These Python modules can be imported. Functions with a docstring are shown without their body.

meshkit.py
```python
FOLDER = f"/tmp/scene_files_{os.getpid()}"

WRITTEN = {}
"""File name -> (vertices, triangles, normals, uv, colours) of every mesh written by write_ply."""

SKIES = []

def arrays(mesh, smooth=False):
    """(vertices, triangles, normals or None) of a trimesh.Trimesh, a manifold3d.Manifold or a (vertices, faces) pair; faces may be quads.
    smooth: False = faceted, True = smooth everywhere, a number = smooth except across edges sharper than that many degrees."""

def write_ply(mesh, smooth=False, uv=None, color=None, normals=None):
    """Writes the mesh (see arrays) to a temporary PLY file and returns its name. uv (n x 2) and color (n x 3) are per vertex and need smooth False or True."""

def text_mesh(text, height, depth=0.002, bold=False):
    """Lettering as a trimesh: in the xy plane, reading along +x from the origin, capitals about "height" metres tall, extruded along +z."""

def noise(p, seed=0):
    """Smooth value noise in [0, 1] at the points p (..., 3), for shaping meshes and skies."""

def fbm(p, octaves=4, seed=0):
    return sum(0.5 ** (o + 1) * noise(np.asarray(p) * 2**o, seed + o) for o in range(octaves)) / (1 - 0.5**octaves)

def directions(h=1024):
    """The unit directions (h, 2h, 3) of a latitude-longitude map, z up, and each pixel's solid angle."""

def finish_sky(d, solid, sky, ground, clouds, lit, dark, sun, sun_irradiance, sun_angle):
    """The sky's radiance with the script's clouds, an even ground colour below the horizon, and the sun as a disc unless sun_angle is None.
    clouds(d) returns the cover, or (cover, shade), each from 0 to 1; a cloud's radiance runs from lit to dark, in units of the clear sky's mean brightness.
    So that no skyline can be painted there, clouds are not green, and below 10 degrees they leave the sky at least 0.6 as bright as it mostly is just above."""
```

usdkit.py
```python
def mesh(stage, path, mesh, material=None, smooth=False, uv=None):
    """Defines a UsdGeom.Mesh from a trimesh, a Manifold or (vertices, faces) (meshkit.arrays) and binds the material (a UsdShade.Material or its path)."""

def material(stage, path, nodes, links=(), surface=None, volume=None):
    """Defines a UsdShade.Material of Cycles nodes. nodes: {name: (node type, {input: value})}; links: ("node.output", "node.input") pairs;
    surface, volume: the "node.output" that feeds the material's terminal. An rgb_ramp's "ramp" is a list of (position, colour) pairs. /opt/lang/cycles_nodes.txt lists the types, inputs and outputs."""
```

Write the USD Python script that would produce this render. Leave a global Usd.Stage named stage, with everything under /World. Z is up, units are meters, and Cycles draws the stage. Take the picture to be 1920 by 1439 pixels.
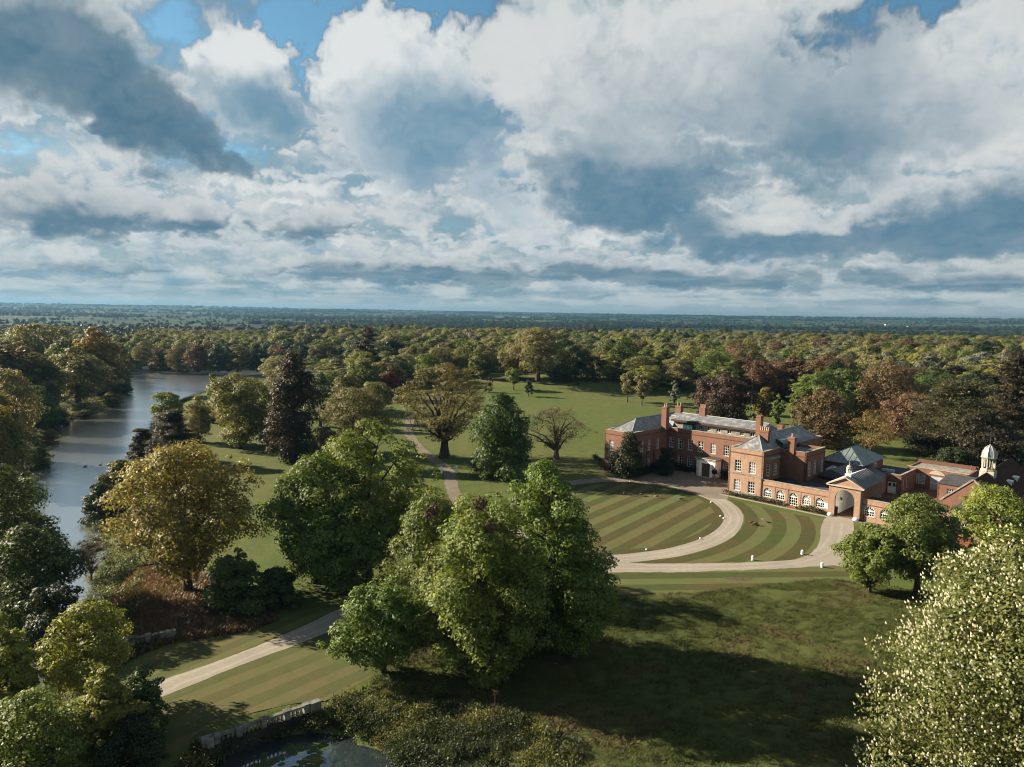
import math, numpy as np, trimesh, usdkit, meshkit
from pxr import Usd, UsdGeom, UsdLux, UsdShade, Gf, Sdf, Vt
from shapely.geometry import Polygon, LineString, Point, MultiPolygon, box as sbox
from shapely.ops import unary_union
from shapely import affinity, prepared
from scipy.spatial import cKDTree, Voronoi

stage=Usd.Stage.CreateInMemory(); UsdGeom.SetStageUpAxis(stage,'Z'); UsdGeom.SetStageMetersPerUnit(stage,1.)
stage.SetDefaultPrim(UsdGeom.Xform.Define(stage,'/World').GetPrim())
# ---------- camera (a drone 36 m above the lawns), exposure, sun, sky ----------
F=1346.; CAM_H=36.; PITCH=math.radians(5.622); ROLL=math.radians(.9)
EXPOSURE=2.0; SUN_I=1.25; SKY_STRENGTH=.05
SUN_EL=math.radians(24); SUN_AZ=np.array([-.956,.292])
TS=np.array([SUN_AZ[0]*math.cos(SUN_EL),SUN_AZ[1]*math.cos(SUN_EL),math.sin(SUN_EL)]); TS/=np.linalg.norm(TS)
BLUEMUL=(.40,.62,.66)
fwd=np.array([0,math.cos(PITCH),-math.sin(PITCH)]);u0=np.array([0,math.sin(PITCH),math.cos(PITCH)]);r0=np.array([1.,0,0])
rt=math.cos(ROLL)*r0+math.sin(ROLL)*u0; up=-math.sin(ROLL)*r0+math.cos(ROLL)*u0
cam=UsdGeom.Camera.Define(stage,'/World/camera')
cam.AddTransformOp().Set(Gf.Matrix4d(*map(float,(*rt,0,*up,0,*(-fwd),0,0,0,CAM_H,1))))
cam.CreateHorizontalApertureAttr(36.); cam.CreateFocalLengthAttr(36.*F/1920.); cam.CreateClippingRangeAttr((.5,80000)); cam.CreateExposureAttr(EXPOSURE)
sun=UsdLux.DistantLight.Define(stage,'/World/sun'); sun.CreateIntensityAttr(SUN_I); sun.CreateAngleAttr(.5); sun.CreateNormalizeAttr(True); sun.CreateColorAttr((1.,.87,.68))
_z=TS; _x=np.cross([0,0,1],_z); _x/=np.linalg.norm(_x); _y=np.cross(_z,_x)
sun.AddTransformOp().Set(Gf.Matrix4d(*map(float,(*_x,0,*_y,0,*_z,0,0,0,0,1))))
dome=UsdLux.DomeLight.Define(stage,'/World/sky')

class Graph:
    def __init__(s): s.n={}; s.l=[]; s.k=0
    def add(s,kind,out,**inp):
        s.k+=1; name=f"n{s.k}"; d={}
        for a,b in inp.items():
            if isinstance(b,str) and '.' in b and b.split('.')[0] in s.n: s.l.append((b,f"{name}.{a}"))
            else: d[a]=b
        s.n[name]=(kind,d); return f"{name}.{out}"
    def m(s,op,a,b=0.,c=0.): return s.add("math","value",math_type=op,value1=a,value2=b,value3=c)
    def rng(s,v,a,b,c=0.,d=1.,t="smoothstep"): return s.add("map_range","result",range_type=t,value=v,from_min=a,from_max=b,to_min=c,to_max=d,clamp=True)
    def vm(s,op,a,b=(0,0,0)): return s.add("vector_math","vector",math_type=op,vector1=a,vector2=b)
    def noise(s,v,scale,detail=4.,rough=.5,dist=0.,out="fac"): return s.add("noise_texture",out,vector=v,scale=scale,detail=detail,roughness=rough,distortion=dist)
    def mixc(s,f,a,b,kind="mix"): return s.add("mix","color",mix_type=kind,fac=f,color1=a,color2=b)
    def done(s,name,surf=None,vol=None): return usdkit.material(stage,'/World/Looks/'+name,s.n,s.l,surface=surf,volume=vol)

# a pixel of the 1920 x 1439 photograph -> the point of the place it shows, on the level z
def at(px,py,z=0.):
    d=fwd*F+rt*(px-960)-up*(py-719.5); return np.array([0,0,CAM_H])+d*((z-CAM_H)/d[2])
def proj(p):
    q=np.asarray(p,float)-np.array([0,0,CAM_H]); return 960+F*(q@rt)/(q@fwd), 719.5-F*(q@up)/(q@fwd)
def height_to(p,py):          # height above point p at which the picture row py is reached
    lo,hi=-5.,90.
    for _ in range(40):
        m=(lo+hi)/2
        if proj((p[0],p[1],p[2]+m))[1]>py: lo=m
        else: hi=m
    return lo
def P2(lst,z=0.): return [tuple(at(x,y,z)[:2]) for x,y in lst]

C_LIT=(.66,.685,.685); C_DARK=(.085,.19,.275); C_MID=(.30,.42,.49); C_AIRL=(.50,.59,.61); C_AIRD=(.14,.29,.39)
BLUE=[(640,60,200,90,0,1),(330,50,60,60,0,.6),(800,40,120,70,0,1.2),(1680,45,75,60,0,1.2),(1180,125,80,35,0,1.0),(430,220,110,50,20,.4),(90,280,110,28,0,.32),(1800,480,140,16,0,.3)]
FAR=[(140,400,170,50,0,1.),(340,405,150,45,0,1.),(600,420,150,50,0,.8),(800,512,400,30,0,1.),(1250,515,420,32,0,1.),(150,500,260,22,0,.7),(1780,525,260,30,0,.9),(1100,480,160,30,0,.6),(300,470,300,16,0,.5)]
FARD=[(140,420,120,26,0,1.0),(345,428,130,20,0,1.2),(600,440,120,28,0,1.1),(780,520,320,20,0,1.3),(1250,522,400,24,0,1.2),(1780,535,240,20,0,.8),(500,520,300,14,0,.7),(150,510,200,14,0,.7)]
MID_=[(455,100,110,60,0,1.1),(490,190,170,70,0,.8),(730,120,160,110,0,1.2),(800,250,200,130,0,1.),(680,330,140,60,0,.6),(930,210,120,80,0,.8),(480,350,200,60,0,.6),(130,230,180,70,0,.5),(300,340,140,40,0,.5),(1000,450,300,40,0,.6),(700,460,160,40,0,.5),(960,390,150,60,0,.7)]
MIDD=[(480,185,150,45,0,.9),(800,250,140,70,0,.55),(790,340,90,60,0,.6),(920,215,90,45,0,.8),(640,310,70,35,0,.6),(300,335,80,30,0,.6),(560,260,120,50,0,.4)]
NEARL=[(60,60,230,130,-20,1.),(230,180,210,95,-33,1.1),(360,265,130,45,-30,1.)]
NEARLD=[(40,80,160,110,0,.6),(210,170,200,90,-33,1.2),(345,268,150,55,-30,1.4)]
NEAR=[(1010,130,170,150,0,1.),(1300,120,360,170,0,1.),(1180,330,230,120,0,1.1),(1190,395,150,40,0,1.1),(1620,200,330,180,0,.9),(1560,440,420,60,-2,1.1),(1850,400,260,80,10,1.1),(1860,200,150,160,0,.8)]
NEARD=[(1190,385,160,55,0,1.5),(1150,330,240,70,0,.5),(1440,330,200,70,0,.5),(1600,150,170,130,0,.65),(1540,462,350,32,-2,1.5),(1840,420,200,60,10,1.2),(1000,310,100,40,0,.4),(1560,290,200,60,0,.4)]
NWL=[(130,50,60,35,0,.6),(280,60,50,60,0,.7)]
NW=[(970,120,130,120,0,.5),(1060,200,90,90,0,.4),(1280,90,260,90,0,.15),(1420,385,90,50,0,.6),(1760,340,200,40,28,.6),(1730,110,120,60,0,.4),(1370,400,60,40,0,.4)]
LAYERS=[(FAR,None,FARD,(.30,.40,.2),.38,.80,.75,16,1.0,.95),(MID_,[(700,100,120,60,0,.5),(450,80,90,40,0,.6),(600,320,160,60,0,.4),(470,370,120,40,0,.4)],MIDD,(.42,.22,.1),.40,.68,.22,34,1.45,1.14),(NEARL,NWL,NEARLD,(.26,.2,.3),.38,.82,.28,40,.95,.98),(NEAR,NW,NEARD,(.31,.17,.25),.40,.82,.20,40,1.15,1.02)]

# ---- clouds: computed on a grid of sky directions (azimuth, elevation in degrees), fed to the dome's material as a colour ramp ----
CN,CS=1000,.09                      # 90 degrees of azimuth, then the pattern goes on round the sky
NR=560; EL_ROWS=90*(np.arange(NR)/(NR-1))**2
def perlin(x,y,seed):
    r=np.random.default_rng(seed); p=r.permutation(512); ang=r.random(512)*6.2832; gx,gy=np.cos(ang),np.sin(ang)
    i=np.floor(x).astype(int); j=np.floor(y).astype(int); fx=x-i; fy=y-j
    def c(a,b,ex,ey):
        h=p[(p[(i+a)&511]+j+b)&511]; return gx[h]*ex+gy[h]*ey
    u=fx**3*(fx*(fx*6-15)+10); v=fy**3*(fy*(fy*6-15)+10)
    a=c(0,0,fx,fy)*(1-u)+c(1,0,fx-1,fy)*u; b=c(0,1,fx,fy-1)*(1-u)+c(1,1,fx-1,fy-1)*u
    return (a*(1-v)+b*v)*1.4
def fbm2(x,y,seed,o=6,gain=.5,billow=False):
    s=0;a=1.;t=0
    for k in range(o):
        n=perlin(x*2**k+k*7.3,y*2**k-k*3.1,seed+k)
        s=s+a*(np.abs(n)*2-.6 if billow else n); t+=a; a*=gain
    return s/t
def dirpx(px,py):
    d=fwd*F+rt*(px-960)-up*(py-719.5); d=d/np.linalg.norm(d)
    return math.degrees(math.atan2(d[0],d[1])),math.degrees(math.asin(d[2]))
def sstep(v,a,b):
    t=np.clip((v-a)/(b-a),0,1); return t*t*(3-2*t)
def make_clouds():
    az=(np.arange(CN)+.5)*CS-45
    A,E=np.meshgrid(az,EL_ROWS)
    Q=12*np.log(E+5.)+.45*E                # bands get thinner towards the horizon
    AQ=A*.95
    w1x,w1y=fbm2(A*.13,Q*.13,11,4),fbm2(A*.13,Q*.13,31,4)
    w2x,w2y=fbm2(A*.5,Q*.55,51,6,.55),fbm2(A*.5,Q*.55,71,6,.55)
    X,Y=A+w1x*3.2+w2x*2.2,E+(w1y*2.2+w2y*1.5)*np.minimum(1,E/9+.12)
    def blobs(lst,mode="max"):
        acc=np.zeros_like(A)
        for (px,py,rx,ry,rot,amp) in lst:
            a,e=dirpx(px,py); c,s=math.cos(math.radians(rot)),math.sin(math.radians(rot))
            dx,dy=(X-a)*23.5,(Y-e)*23.5
            u,v=(dx*c+dy*s)/rx,(-dx*s+dy*c)/ry
            b=np.exp(-1.3*(u*u+v*v)**1.15)*amp
            acc=np.maximum(acc,b) if mode=="max" else acc+b
        return acc
    bil=fbm2(X*.24,(Q+w2y)*.26,101,7,.55,True)
    bil2=fbm2(AQ*.5+w2x*.6,Q*.6+w2y*.6,131,7,.55,True)
    soft=fbm2(X*.16,Q*.2,151,7,.5)
    fine=fbm2(AQ*.30+w2x*.6,Q*.42+w2y*.6,171,7,.5)
    def march(rho,k,dx,dy,n):               # light coming from the upper left
        dep=np.zeros_like(rho); ri=np.arange(NR)[:,None]; ci=np.arange(CN)[None]
        for t in range(1,n+1):
            r_=np.interp(EL_ROWS+dy*t*.1,EL_ROWS,np.arange(NR)); r0=np.clip(r_.astype(int),0,NR-2); fr=(r_-r0)[:,None]
            s=np.roll(rho,int(round(dx*t*.1/CS)),axis=1)
            dep+=s[r0]*(1-fr)+s[r0+1]*fr
        return np.exp(-k*dep*.1)
    def over(bg,al,colr,a):
        return bg*(1-a[...,None])+colr*a[...,None], al*(1-a)+a
    col=np.zeros(A.shape+(3,)); al=np.zeros_like(A)
    lit,dark,mid=np.array(C_LIT),np.array(C_DARK),np.array(C_MID)
    puffw=fbm2(A*.30+3,Q*.42,221,5,.5)
    # far veil: pale thin cloud everywhere except the blue gaps
    hole=blobs(BLUE)
    veil=np.clip(sstep(.80-hole*1.5+soft*.75+fine*.25,.0,.75),0,1)*.97
    hz=np.clip(1-E/6,0,1)
    vcol=mid+(lit-mid)*sstep(fine*.9+soft*.5+.12,-.25,.5)[...,None]
    col,al=over(col,al,vcol,veil)
    # small heaped clouds all over the lower sky
    for (sc,sd,thr,k,br) in ((.40,231,.04,1.0,.98),(.62,261,.07,1.5,1.03)):
        f=fbm2(A*sc*.8+w2x*.7,Q*sc*1.25+w2y*.7,sd,7,.5,True)*.75+fbm2(A*sc*.35,Q*sc*.7,sd+20,3)*.9-hole*1.2
        rho=np.clip((f-thr)/.35,0,1.4)*sstep(22-E,0,8)
        L=march(rho,k,.8,1.5,22); d=1-np.exp(-3.*rho)
        cc=dark*1.75+(lit*br-dark*1.75)*(np.clip(L+.12*fine,0,1)**.9)[...,None]
        col,al=over(col,al,cc,d)
    # layers of cloud: far, mid, near
    for (shape,white,shd,nz,lo,hi,k,n,tone,bri) in LAYERS:
        f=blobs(shape)+nz[0]*bil+nz[1]*bil2+nz[2]*soft
        rho=np.clip((f-lo)/(hi-lo),0,1.6)
        L=march(rho,k,1.2,1.6,n)
        d=(1-np.exp(-3.2*rho))
        L=L*(.45+.55*sstep(L,0,.6))+bil*.16+bil2*.16+soft*.08
        if white: L=L+blobs(white)*.9
        if shd: L=L*(1-.92*sstep(blobs(shd,"add")+bil*.16+bil2*.10+soft*.15,.0,1.05))
        L=np.clip(L+.05*fine+.05*bil2,0,1)
        cc=dark*tone+(lit*bri-dark*tone)*(L**.8)[...,None]
        col,al=over(col,al,cc,d)
    # bands and pale air low down
    bn=fbm2(A*.16+w2x*.3,E*1.5,201,6,.55)+.5*fine
    a=np.exp(-(E/2.6)**2)*.8
    air=np.array(C_AIRD)+(np.array(C_AIRL)-np.array(C_AIRD))*sstep(bn,-.25,.3)[...,None]
    lowest=np.exp(-(E/.9)**2)[...,None]; air=air*(1-lowest)+np.array(C_AIRL)*lowest
    col,al=over(col,al,air,a)
    # above the picture the same broken cloud goes on
    hi_t=sstep(E,24,34)
    c2=dark+(lit-dark)*sstep(soft+bil*.5,-.5,.35)[...,None]; a2=sstep(soft+.25*bil,-.25,.2)*.85
    col=col*(1-hi_t[...,None])+c2*hi_t[...,None]; al=al*(1-hi_t)+a2*hi_t
    # wrap round
    m=60; t=np.linspace(1,0,m)/1
    for arr in (col,al):
        w=t.reshape(1,m,*([1]*(arr.ndim-2)))*.5
        l,r_=arr[:,:m].copy(),arr[:,-m:][:,::-1].copy()
        arr[:,:m]=l*(1-w)+r_*w; arr[:,-m:]=(r_*(1-w)+l*w)[:,::-1]
    return np.clip(col,0,None),np.clip(al,0,1)

def sky_material():
    col,al=make_clouds()
    g=Graph(); k=1/(SKY_STRENGTH*2**EXPOSURE)
    tc=g.add("texture_coordinate","generated")
    g.add("separate_xyz","x",vector=tc); s=f"n{g.k}"
    az=g.m("multiply",g.m("arctan2",s+".x",s+".y"),1/(math.pi/2))
    cf=g.m("subtract",g.m("multiply",g.m("fraction",g.m("add",az,.5+4)),float(CN)),.5)
    t=g.m("sqrt",g.m("multiply",g.m("arcsine",g.m("maximum",s+".z",0.)),2/math.pi))
    rf=g.m("minimum",g.m("multiply",t,float(NR-1)),NR-1.001)
    r0_=g.m("floor",rf); fr=g.m("fraction",rf)
    tab=(col*k).reshape(-1,3); ta=al.reshape(-1); N=len(ta)
    pair=[]
    for o in (0,1):
        fac=g.m("divide",g.m("add",g.m("multiply",g.m("add",r0_,float(o)),float(CN)),cf),float(N-1))
        n=g.add("rgb_ramp","color",fac=fac); g.n[n.split(".")[0]][1].update(RAMP=(tab,ta)); pair.append(n.split(".")[0])
    c=g.mixc(fr,pair[0]+".color",pair[1]+".color")
    a=g.add("mix_float","result",fac=fr,a=pair[0]+".alpha",b=pair[1]+".alpha")
    st=g.add("sky_texture","color",sky_type="single_scattering",sun_disc=False,sun_elevation=SUN_EL,sun_rotation=math.atan2(TS[0],TS[1]),vector=tc)
    blue=g.mixc(1.,st,g.mixc(g.rng(s+".z",.02,.32),(.46,.62,.72),BLUEMUL),"multiply")
    b=g.add("background_shader","background",color=g.mixc(a,blue,c),strength=SKY_STRENGTH)
    tabs={n:d.pop("RAMP") for n,(kd,d) in g.n.items() if "RAMP" in d}
    m=usdkit.material(stage,'/World/Looks/sky_clouds',g.n,g.l,surface=b)
    for n,(tb,tal) in tabs.items():
        sh=UsdShade.Shader.Get(stage,f'/World/Looks/sky_clouds/{n}')
        sh.CreateInput("ramp",Sdf.ValueTypeNames.Float3Array).Set(Vt.Vec3fArray.FromNumpy(tb.astype(np.float32)))
        sh.CreateInput("ramp_alpha",Sdf.ValueTypeNames.FloatArray).Set(Vt.FloatArray.FromNumpy(tal.astype(np.float32)))
        sh.CreateInput("interpolate",Sdf.ValueTypeNames.Bool).Set(True)
    return m
UsdShade.MaterialBindingAPI.Apply(dome.GetPrim()).Bind(sky_material())

# ---------- naming and scene helpers ----------
_used={}
def nm(parent,name):
    k=(parent,name); n=_used.get(k,0); _used[k]=n+1
    return f"{parent}/{name}" if n==0 else f"{parent}/{name}_{n:03d}"
def tag(prim,label=None,cat=None,group=None,kind=None):
    for k,v in (("label",label),("category",cat),("group",group),("kind",kind)):
        if v: prim.SetCustomDataByKey(k,v)
    return prim
def thing(name,label,cat,loc=(0,0,0),rotz=0.,scale=None,group=None,kind=None):
    x=UsdGeom.Xform.Define(stage,nm('/World',name)); x.AddTranslateOp().Set(Gf.Vec3d(*map(float,loc)))
    if rotz: x.AddRotateZOp().Set(float(rotz))
    if scale is not None: x.AddScaleOp().Set(Gf.Vec3f(*map(float,scale)))
    tag(x.GetPrim(),label,cat,group,kind); return str(x.GetPath())
def part(parent,name,mesh,mat,smooth=False,label=None,uv=None,kind=None):
    p=usdkit.mesh(stage,nm(parent,name),mesh,mat,smooth=smooth,uv=uv)
    tag(p.GetPrim(),label,kind=kind); return str(p.GetPath())
def solo(name,mesh,mat,label=None,cat=None,kind=None,group=None,smooth=False):
    p=usdkit.mesh(stage,nm('/World',name),mesh,mat,smooth=smooth); tag(p.GetPrim(),label,cat,group,kind); return str(p.GetPath())
cat_=trimesh.util.concatenate
def bx(x0,x1,y0,y1,z0,z1):
    b=trimesh.creation.box((x1-x0,y1-y0,z1-z0)); b.apply_translation(((x0+x1)/2,(y0+y1)/2,(z0+z1)/2)); return b
def cyl(x,y,z0,z1,r,r2=None,n=12):
    if r2 is None: r2=r
    a=np.arange(n)*2*np.pi/n
    v=[[x+r*c,y+r*s,z0] for c,s in zip(np.cos(a),np.sin(a))]+[[x+r2*c,y+r2*s,z1] for c,s in zip(np.cos(a),np.sin(a))]+[[x,y,z0],[x,y,z1]]
    f=[]
    for i in range(n):
        j=(i+1)%n; f+=[[i,j,n+j],[i,n+j,n+i],[2*n,j,i],[2*n+1,n+i,n+j]]
    return trimesh.Trimesh(v,f,process=False)
def lathe(x,y,prof,n=14):
    a=np.arange(n)*2*np.pi/n; v=[];f=[]
    for r,z in prof: v+=[[x+r*math.cos(t),y+r*math.sin(t),z] for t in a]
    for k in range(len(prof)-1):
        for i in range(n):
            j=(i+1)%n; p,q=k*n,(k+1)*n; f+=[[p+i,p+j,q+j],[p+i,q+j,q+i]]
    return trimesh.Trimesh(v,f,process=False)
def poly3(pts,faces): 
    t=[]
    for fc in faces: t+=[[fc[0],fc[i],fc[i+1]] for i in range(1,len(fc)-1)]
    return trimesh.Trimesh(np.array(pts,float),t,process=False)
def flat(poly,z,thick=None):
    out=[]
    for g in (getattr(poly,'geoms',[poly])):
        if g.geom_type!='Polygon' or g.area<.02: continue
        if thick: m=trimesh.creation.extrude_polygon(g,thick,engine='earcut'); m.apply_translation((0,0,z-thick))
        else:
            v,f=trimesh.creation.triangulate_polygon(g,engine='earcut'); v=np.c_[v,np.full(len(v),z)]
            n=np.cross(v[f[:,1]]-v[f[:,0]],v[f[:,2]]-v[f[:,0]])[:,2]; f=np.array(f); f[n<0]=f[n<0][:,::-1]
            m=trimesh.Trimesh(v,f,process=False)
        out.append(m)
    return cat_(out) if out else None
def chaikin(p,n=2,closed=True):
    p=np.asarray(p,float)
    for _ in range(n):
        q=np.roll(p,-1,0) if closed else p[1:]; a=p if closed else p[:-1]
        r=np.stack([a*.75+q*.25,a*.25+q*.75],1).reshape(-1,2)
        p=r if closed else np.vstack([p[:1],r,p[-1:]])
    return p
def tube(pts,rad,n=6):
    pts=np.asarray(pts,float); t=np.gradient(pts,axis=0); t/=np.linalg.norm(t,axis=1,keepdims=True)+1e-9
    a=np.cross(t,np.where(np.abs(t[:,2:])<.9,[0,0,1.],[1.,0,0])); a/=np.linalg.norm(a,axis=1,keepdims=True)+1e-9; b=np.cross(t,a)
    an=np.arange(n)*2*np.pi/n; rad=np.broadcast_to(rad,(len(pts),))
    v=pts[:,None]+rad[:,None,None]*(np.cos(an)[None,:,None]*a[:,None]+np.sin(an)[None,:,None]*b[:,None])
    i,j=np.meshgrid(np.arange(len(pts)-1),np.arange(n),indexing='ij'); j2=(j+1)%n
    q=np.stack([i*n+j,i*n+j2,(i+1)*n+j2,(i+1)*n+j],-1).reshape(-1,4)
    return v.reshape(-1,3),np.vstack([q[:,[0,1,2]],q[:,[0,2,3]]])
def join(lst):
    o=0;V=[];Fc=[]
    for v,f in lst: V.append(v);Fc.append(f+o);o+=len(v)
    return np.vstack(V),np.vstack(Fc)

# ---------- materials ----------
AL=.60      # overall level of the base colours
def mat(name,col,rough=.8,spec=.3,var=.25,scale=1.5,bump=0.,bscale=8.,metal=0.,col2=None,coord="position",detail=5.):
    col=tuple(c*AL for c in col); g=Graph(); P=g.add("geometry","position") if coord=="position" else g.add("texture_coordinate","object")
    n=g.noise(P,scale,detail,.6)
    c2=col2 or tuple(c*(1-var) for c in col); c1=col if col2 else tuple(c*(1+var*.6) for c in col)
    c=g.mixc(g.rng(n,.3,.7),c1,c2); inp=dict(base_color=c,roughness=rough,specular_ior_level=spec,metallic=metal)
    if bump: inp["normal"]=g.add("bump","normal",strength=1.,distance=bump,height=g.noise(P,bscale,4.,.6))
    return g.done(name,surf=g.add("principled_bsdf","BSDF",**inp))
def brick_mat(name,c1,c2,mortar,dirt=.35):
    c1,c2,mortar=[tuple(x*AL*.97 for x in c) for c in (c1,c2,mortar)]; g=Graph(); O=g.add("texture_coordinate","object"); g.add("separate_xyz","x",vector=O); s=f"n{g.k}"
    v=g.add("combine_xyz","vector",x=g.m("add",s+".x",s+".y"),y=s+".z",z=0.)
    b=g.add("brick_texture","color",vector=v,color1=c1,color2=c2,mortar=mortar,scale=1.,brick_width=.225,row_height=.075,mortar_size=.009,bias=0.)
    n=g.noise(O,.55,6.,.62); n2=g.noise(O,3.5,4.,.6)
    c=g.mixc(g.rng(n,.32,.72,0.,dirt),b,(.075,.05,.04)); c=g.mixc(g.rng(n2,.4,.8,0.,.4),c,tuple(x*1.3 for x in c1)); st=g.noise(g.add('mapping','vector',mapping_type='point',vector=O,scale=(1.2,1.2,.18)),1.,4.,.6); c=g.mixc(g.rng(st,.52,.75,0.,.45),c,(.06,.045,.038))
    return g.done(name,surf=g.add("principled_bsdf","BSDF",base_color=c,roughness=.9,specular_ior_level=.15))
def slate_mat(name,c1,c2,lichen,row=.28,amt=.5):
    c1,c2,lichen=[tuple(x*AL for x in c) for c in (c1,c2,lichen)]; g=Graph(); O=g.add("texture_coordinate","object"); g.add("separate_xyz","x",vector=O); s=f"n{g.k}"
    v=g.add("combine_xyz","vector",x=g.m("add",s+".x",s+".y"),y=g.m("multiply",s+".z",1.9),z=0.)
    b=g.add("brick_texture","color",vector=v,color1=c1,color2=c2,mortar=tuple(x*.5 for x in c1),scale=1.,brick_width=.3,row_height=row,mortar_size=.014,bias=0.)
    n=g.noise(O,.8,6.,.65); c=g.mixc(g.rng(n,.45,.7,0.,amt),b,lichen)
    return g.done(name,surf=g.add("principled_bsdf","BSDF",base_color=c,roughness=.62,specular_ior_level=.4))
def leaf_mat(name,c1,c2,trans=.36,nscale=.35,rv=.35,tint=None):
    g=Graph(); O=g.add("texture_coordinate","object")
    g.add("geometry","random_per_island"); ri=f"n{g.k}.random_per_island"; orr=g.add("object_info","random")
    n=g.noise(O,nscale,3.,.6); f=g.m("add",g.m("multiply",g.m("subtract",n,.5),1.5),g.m("add",g.m("multiply",ri,.55),.22))
    c=g.mixc(g.rng(f,0.,1.,0.,1.,"linear"),c1,c2)
    c=g.add("hsv","color",hue=g.m("add",.5,g.m("multiply",g.m("subtract",orr,.5),.035)),saturation=1.,value=g.m("add",1-rv/2,g.m("multiply",g.m("fraction",g.m("multiply",orr,7.31)),rv)),fac=1.,color=c)
    p=g.add("principled_bsdf","BSDF",base_color=c,roughness=.55,specular_ior_level=.22)
    t=g.add("translucent_bsdf","BSDF",color=g.mixc(1.,c,(1.25,1.2,.7),"multiply"))
    return g.done(name,surf=g.add("mix_closure","closure",fac=trans,closure1=p,closure2=t))
M={}
M['brick']=brick_mat('red_brick',(.30,.125,.077),(.205,.083,.055),(.29,.22,.165))
M['brick_old']=brick_mat('orange_brick',(.50,.29,.19),(.36,.19,.125),(.48,.40,.31),.3)
M['brick_dark']=brick_mat('brown_brick',(.20,.075,.045),(.15,.055,.035),(.2,.15,.12))
M['stone']=mat('pale_stone',(.50,.46,.38),.85,.2,.35,2.,.01,20)
M['stone_old']=mat('weathered_stone',(.29,.27,.23),.9,.2,.5,1.6,.02,14)
M['coping']=mat('stone_coping',(.40,.34,.28),.9,.2,.4,1.2)
M['white']=mat('white_paint',(1.0,1.0,.96),.45,.4,.08,.7)
M['stucco']=mat('white_render',(1.36,1.34,1.28),.8,.2,.15,.8)
M['pinkstucco']=mat('faded_stucco',(.52,.42,.35),.85,.2,.25,.8)
M['greywhite']=mat('grey_paint',(.50,.53,.56),.5,.4,.1,.7)
M['slate']=slate_mat('old_slate',(.21,.215,.23),(.13,.135,.15),(.43,.42,.38),.28,.75)
M['slate_dk']=slate_mat('dark_slate',(.075,.078,.085),(.055,.058,.065),(.14,.14,.13),amt=.3)
M['lead']=mat('lead_sheet',(.34,.37,.40),.45,.5,.3,.8)
M['felt']=mat('roof_felt',(.07,.072,.075),.9,.2,.35,.6)
M['copper']=mat('grey_green_sheet',(.16,.20,.20),.45,.5,.35,.5)
M['fascia']=mat('brown_fascia',(.085,.05,.04),.7,.2,.3,1.)
M['tile']=mat('brown_tile',(.062,.036,.026),.95,.03,.35,1.5)
M['glass']=mat('window_glass',(.018,.022,.026),.06,.6,.2,.3)
M['skyglass']=mat('roof_glazing',(.03,.07,.075),.08,.6,.3,.4)
M['pot']=mat('buff_chimney_pot',(.55,.42,.27),.85,.2,.2,3.)
M['wood']=mat('oak_door',(.16,.085,.045),.6,.3,.35,2.)
M['metal']=mat('dark_iron',(.03,.03,.032),.5,.5,.2,3.)
M['red_step']=mat('red_tile_step',(.27,.10,.06),.8,.2,.3,2.)
M['bark']=mat('bark',(.085,.062,.045),.95,.1,.45,3.,.03,9.,coord="object")
M['bark_pale']=mat('grey_bark',(.15,.125,.10),.95,.1,.4,3.,.03,9.,coord="object")
M['twig']=mat('twigs',(.11,.075,.045),.95,.1,.3,1.,coord="object")
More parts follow.
